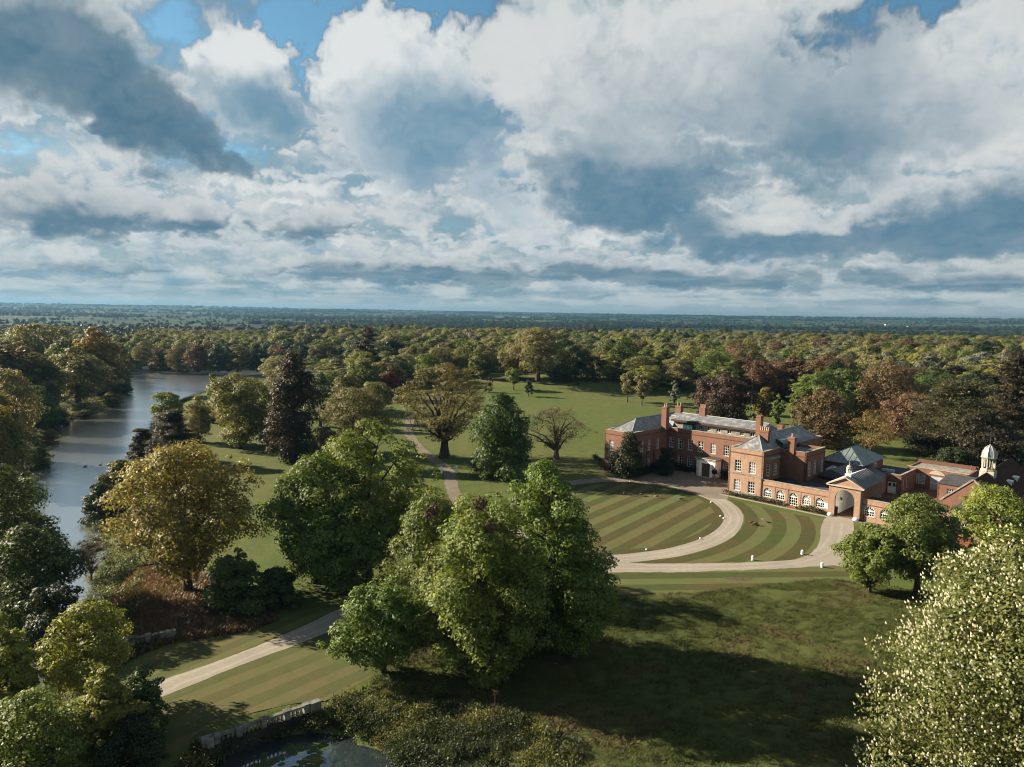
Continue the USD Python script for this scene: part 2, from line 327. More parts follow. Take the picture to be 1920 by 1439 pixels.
LEAF={'lime':((.085,.125,.022),(.20,.235,.05)),'limeyel':((.125,.150,.026),(.28,.28,.06)),'yeloak':((.145,.110,.026),(.275,.215,.060)),
 'olive':((.110,.112,.032),(.21,.195,.060)),'brown':((.092,.078,.034),(.185,.155,.066)),'purple':((.052,.034,.026),(.11,.072,.048)),'bronze':((.125,.098,.036),(.245,.195,.075)),
 'copper':((.092,.058,.032),(.205,.128,.066)),'dark':((.022,.034,.013),(.062,.082,.026)),'mid':((.046,.070,.018),(.115,.145,.040)),
 'fresh':((.095,.120,.026),(.20,.225,.055)),'pale':((.135,.135,.052),(.245,.235,.095)),'grey':((.12,.125,.085),(.23,.23,.165)),'yellow':((.135,.142,.028),(.26,.255,.058)),
 'tan':((.138,.124,.054),(.25,.225,.102)),'cedar':((.032,.027,.017),(.078,.058,.031)),'cedarg':((.044,.042,.020),(.105,.088,.040)),'red':((.105,.015,.014),(.21,.034,.028)),
 'chest':((.062,.082,.018),(.155,.172,.045)),'ivy':((.014,.022,.009),(.04,.052,.018)),'bud':((.14,.098,.043),(.21,.155,.07)),'hedge':((.030,.042,.014),(.075,.085,.03))}
for k,(a,b) in LEAF.items(): M['leaf_'+k]=leaf_mat('leaves_'+k,tuple(x*.88 for x in a),tuple(x*.88 for x in b))
M['leaf_far']=leaf_mat('leaves_far',(.012,.021,.013),(.032,.046,.022),.2)  # cloud shadow over the far valley is put into these dark leaf colours
M['leaf_far_olive']=leaf_mat('leaves_far_olive',(.026,.034,.014),(.060,.066,.026),.2)  # olive leaves, darkened likewise to stand for cloud shadow
M['blossom']=mat('cream_blossom',(.74,.68,.47),.8,.2,.2,3.)
# grass
def grass_mat(name,c1,c2,c3,s1=.05,s2=.9,bump=.06,bs=3.,streak=None):
    c1,c2,c3=[tuple(x*AL for x in c) for c in (c1,c2,c3)]; g=Graph(); P=g.add("geometry","position")
    a=g.noise(P,s1,5.,.62); b=g.noise(P,s2,6.,.65)
    if streak: b=g.noise(g.add("mapping","vector",mapping_type="point",vector=P,rotation=(0,0,streak[0]),scale=(streak[1],1.,1.)),s2,5.,.65)
    c=g.mixc(g.rng(a,.35,.65),c1,c2); c=g.mixc(g.rng(b,.35,.75,0.,.8),c,c3)
    return g.done(name,surf=g.add("principled_bsdf","BSDF",base_color=c,roughness=.95,specular_ior_level=.08,normal=g.add("bump","normal",strength=1.,distance=bump,height=g.noise(P,bs,6.,.7))))
M['park']=None
for k_,(a_,b_) in enumerate(((1.,1.),(1.08,.97),(.93,1.04))):
    M[f'stripe_l{k_}']=grass_mat(f'mown_light_{"abc"[k_]}',(.120*b_,.130*a_,.050),(.135,.112,.048),(.092,.112*a_,.040),.10,.55,.02,5.)
    M[f'stripe_d{k_}']=grass_mat(f'mown_dark_{"abc"[k_]}',(.068*b_,.080*a_,.026),(.100,.074,.031),(.054,.066*a_,.021),.10,.55,.02,5.)
M['stripe_m']=grass_mat('mown_mid',(.092,.108,.038),(.105,.092,.036),(.07,.086,.028),.10,.55,.02,5.)
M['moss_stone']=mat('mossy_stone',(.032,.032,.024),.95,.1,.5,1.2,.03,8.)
M['bal_stone']=mat('balustrade_stone',(.20,.19,.165),.9,.15,.55,1.3,.02,12.)
M['meadow']=grass_mat('rough_meadow',(.078,.100,.027),(.100,.104,.033),(.060,.080,.022),.045,.8,.12,2.2)
def gravel_mat(name,c1,c2,tr):
    c1,c2=[tuple(x*AL for x in c) for c in (c1,c2)]; g=Graph(); P=g.add("geometry","position"); a=g.noise(P,.14,5.,.65); b=g.noise(P,2.2,8.,.7); t=g.noise(P,14.,3.,.6)
    c=g.mixc(g.rng(a,.3,.7),c1,c2); c=g.mixc(g.rng(b,.4,.75,0.,.5),c,tuple(x*.62 for x in c2)); c=g.mixc(g.rng(t,.3,.8,0.,.3),c,tr)
    return g.done(name,surf=g.add("principled_bsdf","BSDF",base_color=c,roughness=.95,specular_ior_level=.1,normal=g.add("bump","normal",strength=1.,distance=.01,height=t)))
M['gravel']=gravel_mat('pale_gravel',(.365,.325,.268),(.30,.265,.218),(.22,.19,.15))
M['wheel_track']=gravel_mat('wheel_track',(.41,.37,.305),(.34,.305,.25),(.25,.22,.18))
M['gravel_red']=gravel_mat('court_gravel',(.265,.215,.175),(.20,.165,.135),(.15,.125,.10))
M['lane_gravel']=gravel_mat('lane_gravel',(.23,.195,.155),(.165,.145,.11),(.10,.10,.06))
M['cobble']=mat('court_paving',(.17,.10,.07),.9,.15,.3,.8,.01,12.)
M['bracken']=grass_mat('bracken_litter',(.15,.088,.046),(.18,.11,.055),(.10,.082,.036),.12,1.6,.3,1.6)
M['soil']=mat('bare_soil',(.12,.085,.055),.95,.1,.3,1.)

# ---------- the lie of the land ----------
RIVER=Polygon(chaikin(P2([(243,690),(243,728),(233,748),(205,768),(150,783),(108,797),(88,835),(76,890),(62,935),(25,1000),(-60,1130),(-170,1320),(40,1340),(105,1275),(135,1180),(155,1110),(176,1060),(170,1000),(176,945),(205,898),(250,850),(285,800),(300,765),(390,735),(430,722),(560,716),(660,713),(660,698),(560,695),(400,696),(300,694),(270,690)],-4.),1)).buffer(0)
POND=Polygon(chaikin(P2([(370,1490),(415,1416),(520,1384),(600,1370),(680,1392),(740,1425),(790,1470),(800,1620),(330,1620)],-1.2),1)).buffer(0)
def _bank(poly):
    b=poly.boundary; n=int(b.length/1.5); pts=np.array([b.interpolate(i/n,normalized=True).coords[0] for i in range(n)]); return cKDTree(pts)
from shapely import contains_xy
RT,PT=_bank(RIVER),_bank(POND)
def ss(v,a,b):
    t=np.clip((np.asarray(v,float)-a)/(b-a),0,1); return t*t*(3-2*t)
def land(x,y):
    x,y=np.asarray(x,float),np.asarray(y,float); q=np.stack([x.ravel(),y.ravel()],1)
    z=5.*np.exp(-((x-48)/60)**2-((y-352)/26)**2)+3.*np.exp(-((x-0)/40)**2-((y-392)/40)**2)
    far=ss(y,700,2300); r=np.hypot(x,y)
    z=z-9*far+far*10*(meshkit.fbm(np.stack([x/1400,y/900,x*0],-1),4,3)-.5)
    z=z+ss(r,4200,11000)*58*(.72+.5*meshkit.fbm(np.stack([x/2600,y/2600,x*0+5],-1),4,9))+ss(r,9500,11500)*np.clip(x/4000,-1,1)*-6
    z=z+ss(y,330,520)*ss(y,1500,600)*3*(meshkit.fbm(np.stack([x/120,y/120,x*0+9],-1),3,5)-.5)
    for poly,tree,w,bot in ((RIVER,RT,13.,-5.),(POND,PT,3.,-2.0)):
        d=tree.query(q,distance_upper_bound=40)[0].reshape(x.shape); d=np.where(np.isfinite(d),d,40.)
        d=np.where(contains_xy(poly,x,y),-d,d)
        k=ss(d,-2.,w); z=z*k+bot*(1-k)
    return z
def axis(a,b,step,lo,hi,g=1.09):
    c=list(np.arange(a,b+.01,step)); s=step
    while c[-1]<hi: s=min(s*g,900); c.append(c[-1]+s)
    s=step
    while c[0]>lo: s=min(s*g,900); c.insert(0,c[0]-s)
    return np.array(c)
gx,gy=axis(-150,130,1.6,-15500,15500),axis(30,200,1.6,-60,15500)
GX,GY=np.meshgrid(gx,gy); GZ=land(GX,GY)
i,j=np.meshgrid(np.arange(len(gy)-1),np.arange(len(gx)-1),indexing='ij'); nx=len(gx)
gf=np.stack([i*nx+j,i*nx+j+1,(i+1)*nx+j+1,(i+1)*nx+j],-1).reshape(-1,4)
g=Graph(); Pp=g.add("geometry","position"); g.add("separate_xyz","x",vector=Pp); s_=f"n{g.k}"
a=g.noise(Pp,.018,5.,.6); b=g.noise(Pp,.35,7.,.66); c=g.mixc(g.rng(a,.38,.62),(.058,.076,.021),(.078,.080,.028)); c=g.mixc(g.rng(b,.35,.75,0.,.75),c,(.038,.054,.015))
fv=g.add("mapping","vector",mapping_type="point",vector=g.vm("add",Pp,g.vm("multiply",g.noise(Pp,.002,2.,.5,out="color"),(160.,160.,0.))),scale=(.0042,.0021,0.))
vc=g.add("voronoi_texture","color",feature="f1",vector=fv,scale=1.); g.add("separate_color","r",color=vc); sc=f"n{g.k}"
fc=g.mixc(g.rng(sc+".r",.45,.55),(.016,.034,.021),(.010,.019,.013)); fc=g.mixc(g.rng(sc+".g",.74,.78),fc,(.042,.060,.032)); fc=g.mixc(g.rng(sc+".b",.80,.84),fc,(.045,.042,.032))  # valley fields coloured dark in place of a cast cloud shadow
c=g.mixc(g.rng(s_+".y",640.,820.),c,fc)
M['park']=g.done('parkland',surf=g.add("principled_bsdf","BSDF",base_color=c,roughness=.95,specular_ior_level=.06,normal=g.add("bump","normal",strength=1.,distance=.12,height=g.noise(Pp,1.5,6.,.7))))
solo('ground',(np.stack([GX,GY,GZ],-1).reshape(-1,3),gf),M['park'],kind='structure',smooth=True)
# water: river with its lake, and the pond by the bridge
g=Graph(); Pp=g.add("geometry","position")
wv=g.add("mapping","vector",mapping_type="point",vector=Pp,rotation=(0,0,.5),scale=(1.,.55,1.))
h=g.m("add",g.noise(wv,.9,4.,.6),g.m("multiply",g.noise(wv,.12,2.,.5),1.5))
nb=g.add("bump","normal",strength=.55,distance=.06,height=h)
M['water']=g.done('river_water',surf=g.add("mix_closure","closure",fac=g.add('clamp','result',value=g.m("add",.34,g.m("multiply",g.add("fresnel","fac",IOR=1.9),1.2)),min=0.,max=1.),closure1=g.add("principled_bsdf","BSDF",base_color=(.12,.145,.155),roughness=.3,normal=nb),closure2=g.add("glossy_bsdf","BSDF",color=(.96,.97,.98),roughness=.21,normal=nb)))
g=Graph(); Pp=g.add("geometry","position")
nb=g.add("bump","normal",strength=.3,distance=.02,height=g.noise(Pp,1.6,3.,.5))
M['pondwater']=g.done('pond_water',surf=g.add("mix_closure","closure",fac=g.m("add",.10,g.m("multiply",g.add("fresnel","fac",IOR=1.6),1.1)),closure1=g.add("principled_bsdf","BSDF",base_color=(.012,.018,.022),roughness=.3,normal=nb),closure2=g.add("glossy_bsdf","BSDF",color=(.95,.97,.98),roughness=.05,normal=nb)))
FIELD=Polygon(P2([(100,624),(262,627),(300,634),(310,641),(120,641)])); fi_=contains_xy(FIELD,((GX[:-1,:-1]+GX[1:,1:])/2).ravel(),((GY[:-1,:-1]+GY[1:,1:])/2).ravel()); fq,fv_=np.unique(gf.reshape(-1,4)[fi_],return_inverse=True)
M['hay']=grass_mat('hay_field',(.20,.22,.085),(.24,.23,.10),(.17,.20,.07),.01,.1)
if len(fq): solo('hay_field',(np.stack([GX,GY,GZ],-1).reshape(-1,3)[fq]+np.array([0,0,.12]),fv_.reshape(-1,4)),M['hay'],kind='structure',smooth=True)
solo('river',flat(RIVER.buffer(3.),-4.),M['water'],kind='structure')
solo('pond',flat(POND.buffer(1.5),-1.2),M['pondwater'],kind='structure')

# ---------- drives and lawns (flat ground, sheets a few millimetres apart) ----------
OVAL=Polygon(chaikin(P2([(1000,925),(1109,904),(1182,904),(1243,910),(1284,920),(1328,936),(1351,953),(1360,971),(1348,991),(1313,1012),(1255,1029),(1211,1035),(1144,1042),(1050,1040),(985,1010),(965,965)]),2)).buffer(0)
CRES=Polygon(chaikin(P2([(1191,1056),(1205,1053),(1267,1047),(1328,1032),(1372,1012),(1395,982),(1393,962),(1380,945),(1364,937),(1372,937),(1430,952),(1488,965),(1540,973),(1546,975),(1538,988),(1538,1006),(1534,1023),(1517,1041),(1488,1050),(1445,1053),(1372,1056),(1284,1057),(1215,1057)]),1)).buffer(0)
ROAD=Polygon(P2([(283,1290),(310,1274),(400,1243),(480,1213),(560,1178),(640,1140),(760,1085),(900,1057),(1030,1050),(1127,1048),(1191,1056),(1300,1057),(1445,1053),(1488,1050),(1517,1041),(1534,1023),(1538,1006),(1538,988),(1546,973),(1560,963),(1600,973),(1602,997),(1590,1020),(1583,1040),(1600,1052),(1660,1062),(1660,1085),(1600,1066),(1561,1061),(1445,1068),(1284,1073),(1127,1074),(960,1085),(850,1100),(760,1125),(675,1162),(560,1208),(440,1252),(330,1297),(200,1350),(60,1400),(60,1370)]))
LANE=LineString(chaikin(P2([(1010,1045),(930,1010),(868,960),(846,915),(846,893),(834,876),(800,853),(774,830),(764,805),(770,782),(798,757),(835,738)]),2,False)).buffer(1.35,cap_style=2)
FORE=Polygon(P2([(1000,925),(1060,905),(1110,897),(1182,893),(1246,882),(1290,885),(1345,897),(1372,905),(1364,937),(1330,935),(1260,912),(1109,906),(1050,914)]))
INDRIVE=Polygon(P2([(1372,990),(1364,937),(1345,922),(1372,900),(1400,965)]))
def worn(p,a=.14,step=.7,seed=1):
    r=np.random.default_rng(seed); out=[]
    for q in getattr(p,'geoms',[p]):
        if q.geom_type!='Polygon': continue
        if len(q.interiors): out.append(q); continue
        L=q.exterior.length; n=max(8,int(L/step)); c=np.array([q.exterior.interpolate(k/n,normalized=True).coords[0] for k in range(n)]); c+=(meshkit.fbm(np.c_[c/1.4,c[:,:1]*0],3,seed)[:,None]-.5)*a*4*np.array([1,1])+r.normal(0,a*.25,c.shape); out.append(Polygon(c).buffer(0))
    return unary_union(out)
LANE=worn(LANE,.14,.7,2); ROAD=worn(ROAD,.12,.7,3); OVAL=worn(OVAL,.05,.8,4); CRES=worn(CRES,.07,.7,5)
ring=OVAL.buffer(3.6)
solo('forecourt',flat(FORE.difference(OVAL.buffer(.02)),.010),M['gravel_red'],kind='structure')
solo('drive',flat(unary_union([ring.difference(OVAL),ROAD]).difference(CRES).difference(FORE).difference(OVAL),.014),M['gravel'],kind='structure')
solo('lane',flat(LANE.difference(unary_union([ring,ROAD])),.012),M['lane_gravel'],kind='structure')
rs=np.random.default_rng(3)
def stripes(name,bands,z,soft=False):
    x=UsdGeom.Xform.Define(stage,nm('/World',name)); tag(x.GetPrim(),kind='structure'); k=0; x=str(x.GetPath()); rims=[q for b,dk in bands if dk for q in getattr(b,'geoms',[b]) if q.geom_type=='Polygon' and len(q.interiors)]
    allp=unary_union([b for b,dk in bands]).buffer(.01); part(x,'turf',flat(allp,z),M['stripe_l0'])
    for k,(b,dk) in enumerate(bands):
        if dk and not any(len(q.interiors) for q in getattr(b,'geoms',[b]) if q.geom_type=='Polygon'): b=worn(b,.055,.9,60+k).intersection(allp); b=b.difference(unary_union(rims).buffer(.02)) if rims else b
        m=flat(b,z+(.008 if dk else .004))
        if m is not None: part(x,'mown_stripe',m,M['stripe_m'] if dk and soft else M[('stripe_d' if dk else 'stripe_l')+str(int(rs.integers(3)))])
RC=LineString(chaikin(P2([(200,1378),(305,1285),(400,1255),(480,1220),(560,1193),(650,1152),(760,1105),(900,1078),(1030,1068),(1127,1062),(1284,1065),(1445,1061),(1530,1045),(1566,1015),(1570,980)]),2,False))
OC=OVAL.buffer(1.8).exterior
for k_,(l_,o_) in enumerate(((RC,.75),(RC,-.75),(OC,.7),(OC,-.7))):
    tr_=l_.parallel_offset(abs(o_),'left' if o_>0 else 'right').buffer(.24).intersection(unary_union([ring,ROAD])).difference(unary_union([CRES.buffer(.1),FORE,OVAL.buffer(.1)]))
    m_=flat(worn(tr_,.05,.7,20+k_) if tr_.geom_type=='Polygon' and not tr_.interiors else tr_,.019)
    if m_ is not None: solo('wheel_track',m_,M['wheel_track'],kind='structure')
def straight(poly,p,q,w,off=0.):
    p,q=np.array(p[:2]),np.array(q[:2]); d=(q-p)/np.linalg.norm(q-p); n=np.array([-d[1],d[0]]); out=[]
    for k in range(-40,41):
        c=p+n*(k*w+off); L=300
        b=Polygon([c-d*L,c+d*L,c+d*L+n*w,c-d*L+n*w]).intersection(poly)
        if not b.is_empty: out.append((b,k%2))
    return out
rim=OVAL.difference(OVAL.buffer(-1.6))
stripes('oval_lawn',[(rim,1)]+straight(OVAL.buffer(-1.6),at(1138,977),at(1266,920),2.15,.4),.016)
cb=[]; prev=ring.buffer(.0)
for k in range(14):
    nx_=prev.buffer(2.3); b=CRES.intersection(nx_.difference(prev)); prev=nx_
    if not b.is_empty: cb.append((b,(k+1)%2))
stripes('crescent_lawn',cb,.016)
VERGE=Polygon(P2([(1128,1074),(1284,1073),(1445,1068),(1561,1061),(1640,1075),(1640,1095),(1560,1085),(1440,1097),(1300,1113),(1140,1118),(1000,1122),(1000,1083)]))
stripes('verge_lawn',straight(VERGE,at(1140,1073),at(1440,1070),2.1,-.6),.008)
RL=Polygon(P2([(335,1298),(440,1253),(560,1210),(675,1164),(760,1127),(860,1102),(800,1180),(720,1250),(690,1275),(620,1310),(570,1335),(480,1350),(400,1395),(330,1420),(200,1420),(200,1360)]))
stripes('roadside_lawn',straight(RL.difference(ROAD).difference(POND.buffer(3.05)),at(440,1253),at(675,1164),1.6,.1),.008,True)
RU=Polygon(P2([(250,1262),(283,1290),(400,1243),(480,1213),(560,1178),(640,1140),(560,1150),(480,1180),(400,1195),(330,1215),(260,1240)]))
stripes('bankside_lawn',straight(RU,at(440,1228),at(640,1140),1.3,.1),.008,True)
MEAD=Polygon(P2([(1000,1122),(1140,1118),(1300,1113),(1440,1097),(1560,1085),(1640,1096),(1800,1120),(2100,1180),(2300,1500),(1000,1500),(900,1380),(690,1290),(720,1252),(800,1182),(870,1105)]))
MEAD=MEAD.difference(POND.buffer(3.4))
mx,my=np.arange(-30,76,.42),np.arange(40,100,.42); MX,MY=np.meshgrid(mx,my); MZ=.02+.36*np.clip(meshkit.fbm(np.stack([MX/1.15,MY/.95,MX*0],-1),3,15)-.40,0,1)+.25*np.clip(meshkit.fbm(np.stack([MX/7,MY/5,MX*0+4],-1),2,16)-.45,0,1)
mi,mj=np.meshgrid(np.arange(len(my)-1),np.arange(len(mx)-1),indexing='ij'); mn=len(mx); mq=np.stack([mi*mn+mj,mi*mn+mj+1,(mi+1)*mn+mj+1,(mi+1)*mn+mj],-1).reshape(-1,4)
mins=contains_xy(MEAD,MX.ravel(),MY.ravel())[mq].all(1); mu,minv=np.unique(mq[mins],return_inverse=True)
solo('meadow',(np.stack([MX,MY,MZ],-1).reshape(-1,3)[mu],minv.reshape(-1,4)),M['meadow'],kind='structure',smooth=True)
BRK=Polygon(chaikin(P2([(190,1110),(240,1060),(320,1040),(420,1120),(520,1160),(470,1178),(390,1190),(300,1205),(235,1215),(200,1180)]),1))

# ---------- the mansion and its yard; local axes: x along the front, y away from the viewer ----------
IH=(37.1,168.8,0.)
M['glass_pale']=mat('glass_over_blind',(.30,.31,.31),.1,.6,.2,.5)
def house(name,label,cat,group=None): return thing(name,label,cat,IH,-45.,group=group)
def HW(u,w,z=0.):
    s=math.sqrt(.5); return np.array([IH[0]+s*u+s*w,IH[1]-s*u+s*w,z])
class Frame:
    def __init__(s,p0,p1):
        s.o=np.array(p0,float); v=np.array(p1,float)-s.o; s.L=float(np.linalg.norm(v)); s.d=v/s.L; s.n=np.array([-s.d[1],s.d[0]])
    def put(s,m):           # (s, t, z) -> local
        v=np.array(m.vertices); xy=s.o+v[:,:1]*s.d+v[:,1:2]*s.n; return trimesh.Trimesh(np.c_[xy,v[:,2]],m.faces,process=False)
def up_(poly,t0,t1):        # polygon in (s,z), extruded from t0 to t1
    out=[]
    for g in getattr(poly,'geoms',[poly]):
        if g.geom_type!='Polygon' or g.area<1e-5: continue
        m=trimesh.creation.extrude_polygon(g,t1-t0,engine='earcut'); v=np.array(m.vertices)
        out.append(trimesh.Trimesh(np.c_[v[:,0],t1-v[:,2],v[:,1]],m.faces,process=False))
    return cat_(out)
def shape(s,z0,w,h,arch=False):
    if not arch: return sbox(s-w/2,z0,s+w/2,z0+h)
    r=w/2; zs=z0+h-r; a=np.linspace(0,np.pi,15)
    return Polygon([(s-r,z0),(s+r,z0)]+[(s+r*math.cos(t),zs+r*math.sin(t)) for t in a])
def wall(parent,f,z0,z1,ops,mat_,thick=.38,name='wall',top=None,label=None):
    poly=Polygon([(0,z0),(f.L,z0)]+([(f.L,z1),(0,z1)] if top is None else top))
    for o in ops: poly=poly.difference(shape(*o[:5]))
    return part(parent,name,f.put(up_(poly,0,thick)),mat_,label=label)
def window(parent,f,s,z0,w,h,arch=False,cols=3,rows=4,pale=False,name='window',fr=.09,sill=True,bar=.045,depth=.11,label=None):
    o=shape(s,z0,w,h,arch); inn=o.buffer(-fr,join_style=2); bars=[]
    for k in range(1,cols): x=s-w/2+w*k/cols; bars.append(sbox(x-bar/2,z0,x+bar/2,z0+(h if not arch else h-w/2)))
    zt=h if not arch else h-w/2
    for k in range(1,rows): z=z0+zt*k/rows; b=bar*(1.6 if (k==rows//2 and not arch) else 1.); bars.append(sbox(s-w/2,z-b/2,s+w/2,z+b/2))
    if arch:
        zs=z0+h-w/2; bars.append(sbox(s-w/2,zs-bar,s+w/2,zs+bar))
        for a in np.linspace(0,np.pi,7)[1:-1]: bars.append(LineString([(s,zs),(s+w*math.cos(a),zs+w*math.sin(a))]).buffer(bar/2))
        bars.append(Point(s,zs).buffer(.22))
    fp=unary_union([o.difference(inn)]+[b.intersection(o) for b in bars])
    p=part(parent,name,f.put(up_(fp,depth,depth+.06)),M['white'],label=label)
    part(p,'pane',f.put(up_(o,depth+.062,depth+.075)),M['glass_pale' if pale else 'glass'])
    if sill: part(p,'sill',f.put(bx(s-w/2-.08,s+w/2+.08,-.07,depth,z0-.11,z0)),M['stone'])
    return p
def band(parent,f,z,h,proud,mat_,name='string_course',a=0.,b=None): 
    return part(parent,name,f.put(bx(a,f.L if b is None else b,-proud,0.,z,z+h)),mat_)
def chimney(parent,x0,x1,y0,y1,z0,z1,pots,along='x',mat_='brick'):
    ch=part(parent,'chimney',cat_([bx(x0,x1,y0,y1,z0,z1-.32),bx(x0-.07,x1+.07,y0-.07,y1+.07,z1-.32,z1-.1),bx(x0-.02,x1+.02,y0-.02,y1+.02,z1-.1,z1)]),M[mat_])
    for k in range(pots):
        t=(k+.5)/pots; x=x0+(x1-x0)*t if along=='x' else (x0+x1)/2; y=(y0+y1)/2 if along=='x' else y0+(y1-y0)*t
        part(ch,'pot',lathe(x,y,[(.15,z1),(.13,z1+.55),(.17,z1+.6),(.17,z1+.72),(.11,z1+.72),(.10,z1+.3)],10),M['pot'])
    return ch
def downpipe(parent,f,s,z0,z1): part(parent,'downpipe',f.put(cat_([bx(s-.06,s+.06,-.13,-.01,z0,z1),bx(s-.15,s+.15,-.2,-.01,z1,z1+.25)])),M['metal'])
Hh=9.6
man=house('mansion','large red brick country mansion with two wings and slate roofs facing the forecourt','mansion')
B=M['brick']
# faces of the plan
f_lw_end=Frame((-7.4,-14.4),(0,-14.4)); f_lw_in=Frame((0,-14.4),(0,0)); f_main=Frame((0,0),(22.7,0)); f_rw_end=Frame((22.7,-12.4),(30.1,-12.4)); f_rw_out=Frame((30.1,-12.4),(30.1,-5.0))
f_eb_f=Frame((30.1,-5.0),(35.4,-5.0)); f_eb_r=Frame((35.4,-5.0),(35.4,4.2))
W1,W2=(4.95,2.38),(1.0,2.38)
up_main=[1.35,3.65,6.35,9.0,12.2,15.45,18.6,21.2]; lo_main=[1.35,3.8,6.4,15.45,18.6,21.2]
ops=[(s,4.95,1.32,2.4,False) for s in up_main]+[(s,1.0,1.4,2.38,False) for s in lo_main]
wall(man,f_main,0,Hh,ops,B)
for k,s in enumerate(up_main): window(man,f_main,s,4.95,1.32,2.4,pale=k in (4,))
for k,s in enumerate(lo_main): window(man,f_main,s,1.0,1.4,2.38)
ops=[(1.9,4.95,1.3,2.4,False),(1.9,.95,1.35,2.45,False),(5.4,4.95,1.3,2.4,False),(5.4,.95,1.35,2.45,False)]
wall(man,f_lw_end,0,Hh,ops,B)
for k,o in enumerate(ops): window(man,f_lw_end,*o[:4],pale=k==0)
li=[(4.2,4.95,1.2,2.4,False),(7.0,4.95,1.2,2.4,False),(10.6,4.95,1.2,2.4,False),(7.0,1.0,1.2,2.3,False),(10.6,1.0,1.2,2.3,False)]
wall(man,f_lw_in,0,Hh,li,B)
for o in li: window(man,f_lw_in,*o[:4])
ops=[(2.05,4.9,1.4,2.3,False),(5.1,4.9,1.4,2.3,False),(2.05,.95,1.45,2.3,False),(5.1,.95,1.45,2.3,False)]
wall(man,f_rw_end,0,Hh,ops,M['brick_old'])
for k,o in enumerate(ops): window(man,f_rw_end,*o[:4],pale=k in (1,2))
wall(man,f_rw_out,0,Hh,[],B)
eo=[]; wall(man,f_eb_f,0,9.3,eo,B)
eo=[(1.85,4.45,1.3,2.75,False),(4.5,4.45,1.3,2.75,False),(8.0,4.45,1.3,2.6,False),(2.0,1.2,1.1,1.9,False),(6.,1.2,1.1,1.9,False)]
wall(man,f_eb_r,0,9.3,eo,B)
for o in eo: window(man,f_eb_r,*o[:4])
for fa in (Frame((35.4,4.2),(30.1,4.2)),): wall(man,fa,0,9.3,[],B)
for fa in (Frame((30.1,4.2),(30.1,16)),Frame((30.1,16),(-7.4,16)),Frame((-7.4,16),(-7.4,-14.4)),Frame((22.7,0),(22.7,-12.4))): wall(man,fa,0,Hh,[],B)
for f,t in ((f_main,Hh),(f_lw_end,Hh),(f_lw_in,Hh),(f_rw_end,Hh),(f_rw_out,Hh),(f_eb_f,9.3),(f_eb_r,9.3)):
    part(man,'coping',f.put(bx(-.02,f.L+.02,-.06,.45,t,t+.1)),M['coping'])
    band(man,f,t-.95,.16,.09,M['brick_dark'],'cornice')
for f,m_ in ((f_main,B),(f_rw_end,M['brick_old']),(f_lw_end,B),(f_lw_in,B),(f_rw_out,B)): band(man,f,4.35,.22,.05,M['stone_old'] if f is f_rw_end else m_)
band(man,f_rw_end,0,.75,.05,M['stone_old'],'plinth')
for fa in (Frame((30.1,16),(-7.4,16)),Frame((-7.4,16),(-7.4,-14.4)),Frame((30.1,4.2),(30.1,16)),Frame((22.7,0),(22.7,-12.4))): part(man,'coping',fa.put(bx(-.02,fa.L+.02,-.06,.45,Hh,Hh+.1)),M['coping'])
# roofs
def hip(parent,x0,x1,y0,y1,z,zr,inset_f,inset_b,m_,name='roof'):
    xm=(x0+x1)/2; a,b=(xm,y0+inset_f,zr),(xm,y1-inset_b,zr)
    P_=[(x0,y0,z),(x1,y0,z),(x1,y1,z),(x0,y1,z),a,b]
    r=part(parent,name,poly3(P_,[[0,1,4],[1,2,5,4],[2,3,5],[3,0,4,5],[3,2,1,0]]),m_)
    for p,q in ((0,4),(1,4),(2,5),(3,5)):
        v,f=tube([np.array(P_[p])+(0,0,.03),np.array(P_[q])+(0,0,.03)],[.1,.1],5); part(r,'hip_roll',(v,f),M['lead'])
    if b[1]-a[1]>.1: v,f=tube([np.array(a)+(0,0,.03),np.array(b)+(0,0,.03)],[.12,.12],5); part(r,'ridge_roll',(v,f),M['lead'])
    return r
hip(man,-6.95,-.45,-13.95,15.5,9.2,11.95,6.2,4.,M['slate'])
hip(man,23.15,29.65,-11.95,15.5,9.2,11.95,4.6,4.,M['slate'])
part(man,'gutter',bx(.4,22.6,.4,1.6,9.3,9.42),M['lead'])
f_at=Frame((.9,1.6),(22.0,1.6)); aw=[6.9,9.1,11.5,14.2,17.2,19.6]
part(man,'roof_glazing',f_at.put(cat_([bx(2.4,5.6,-.04,.02,9.5,10.95)]+[bx(2.4+k*.8,2.46+k*.8,-.08,.02,9.5,10.95) for k in range(5)])),M['skyglass'])
wall(man,f_at,9.3,11.1,[(s,9.75,1.0,1.0,False) for s in aw],M['stone_old'],.2,name='attic_wall')
for s in aw: window(man,f_at,s,9.75,1.0,1.0,cols=2,rows=1,sill=False,name='attic_window')
part(man,'eaves_board',bx(.2,22.4,.9,1.62,11.05,11.5),M['fascia'])
rf=part(man,'roof',poly3([(-.6,.95,11.52),(22.6,.95,11.52),(22.6,5.3,12.55),(-1.2,5.3,12.55),(22.6,15.,9.3),(-.6,15.,9.3)],[[0,1,2,3],[3,2,4,5],[0,3,5],[1,4,2]]),M['slate'],label='sunlit lichen grey main roof above the attic windows')
part(rf,'ridge_roll',tube([(-1.2,5.3,12.6),(22.6,5.3,12.6)],[.14,.14],5),M['lead'])
part(man,'lead_valley',poly3([(-.5,.5,9.45),(.9,.5,9.45),(.5,3.,12.2),(-.9,3.,12.2)],[[0,1,2,3]]),M['lead'])
part(man,'flat_roof',bx(30.4,35.05,-4.6,3.9,8.7,8.85),M['slate_dk'])
part(man,'dormer',cat_([bx(28.3,29.9,-3.6,-1.2,9.3,11.0)]),M['skyglass'])
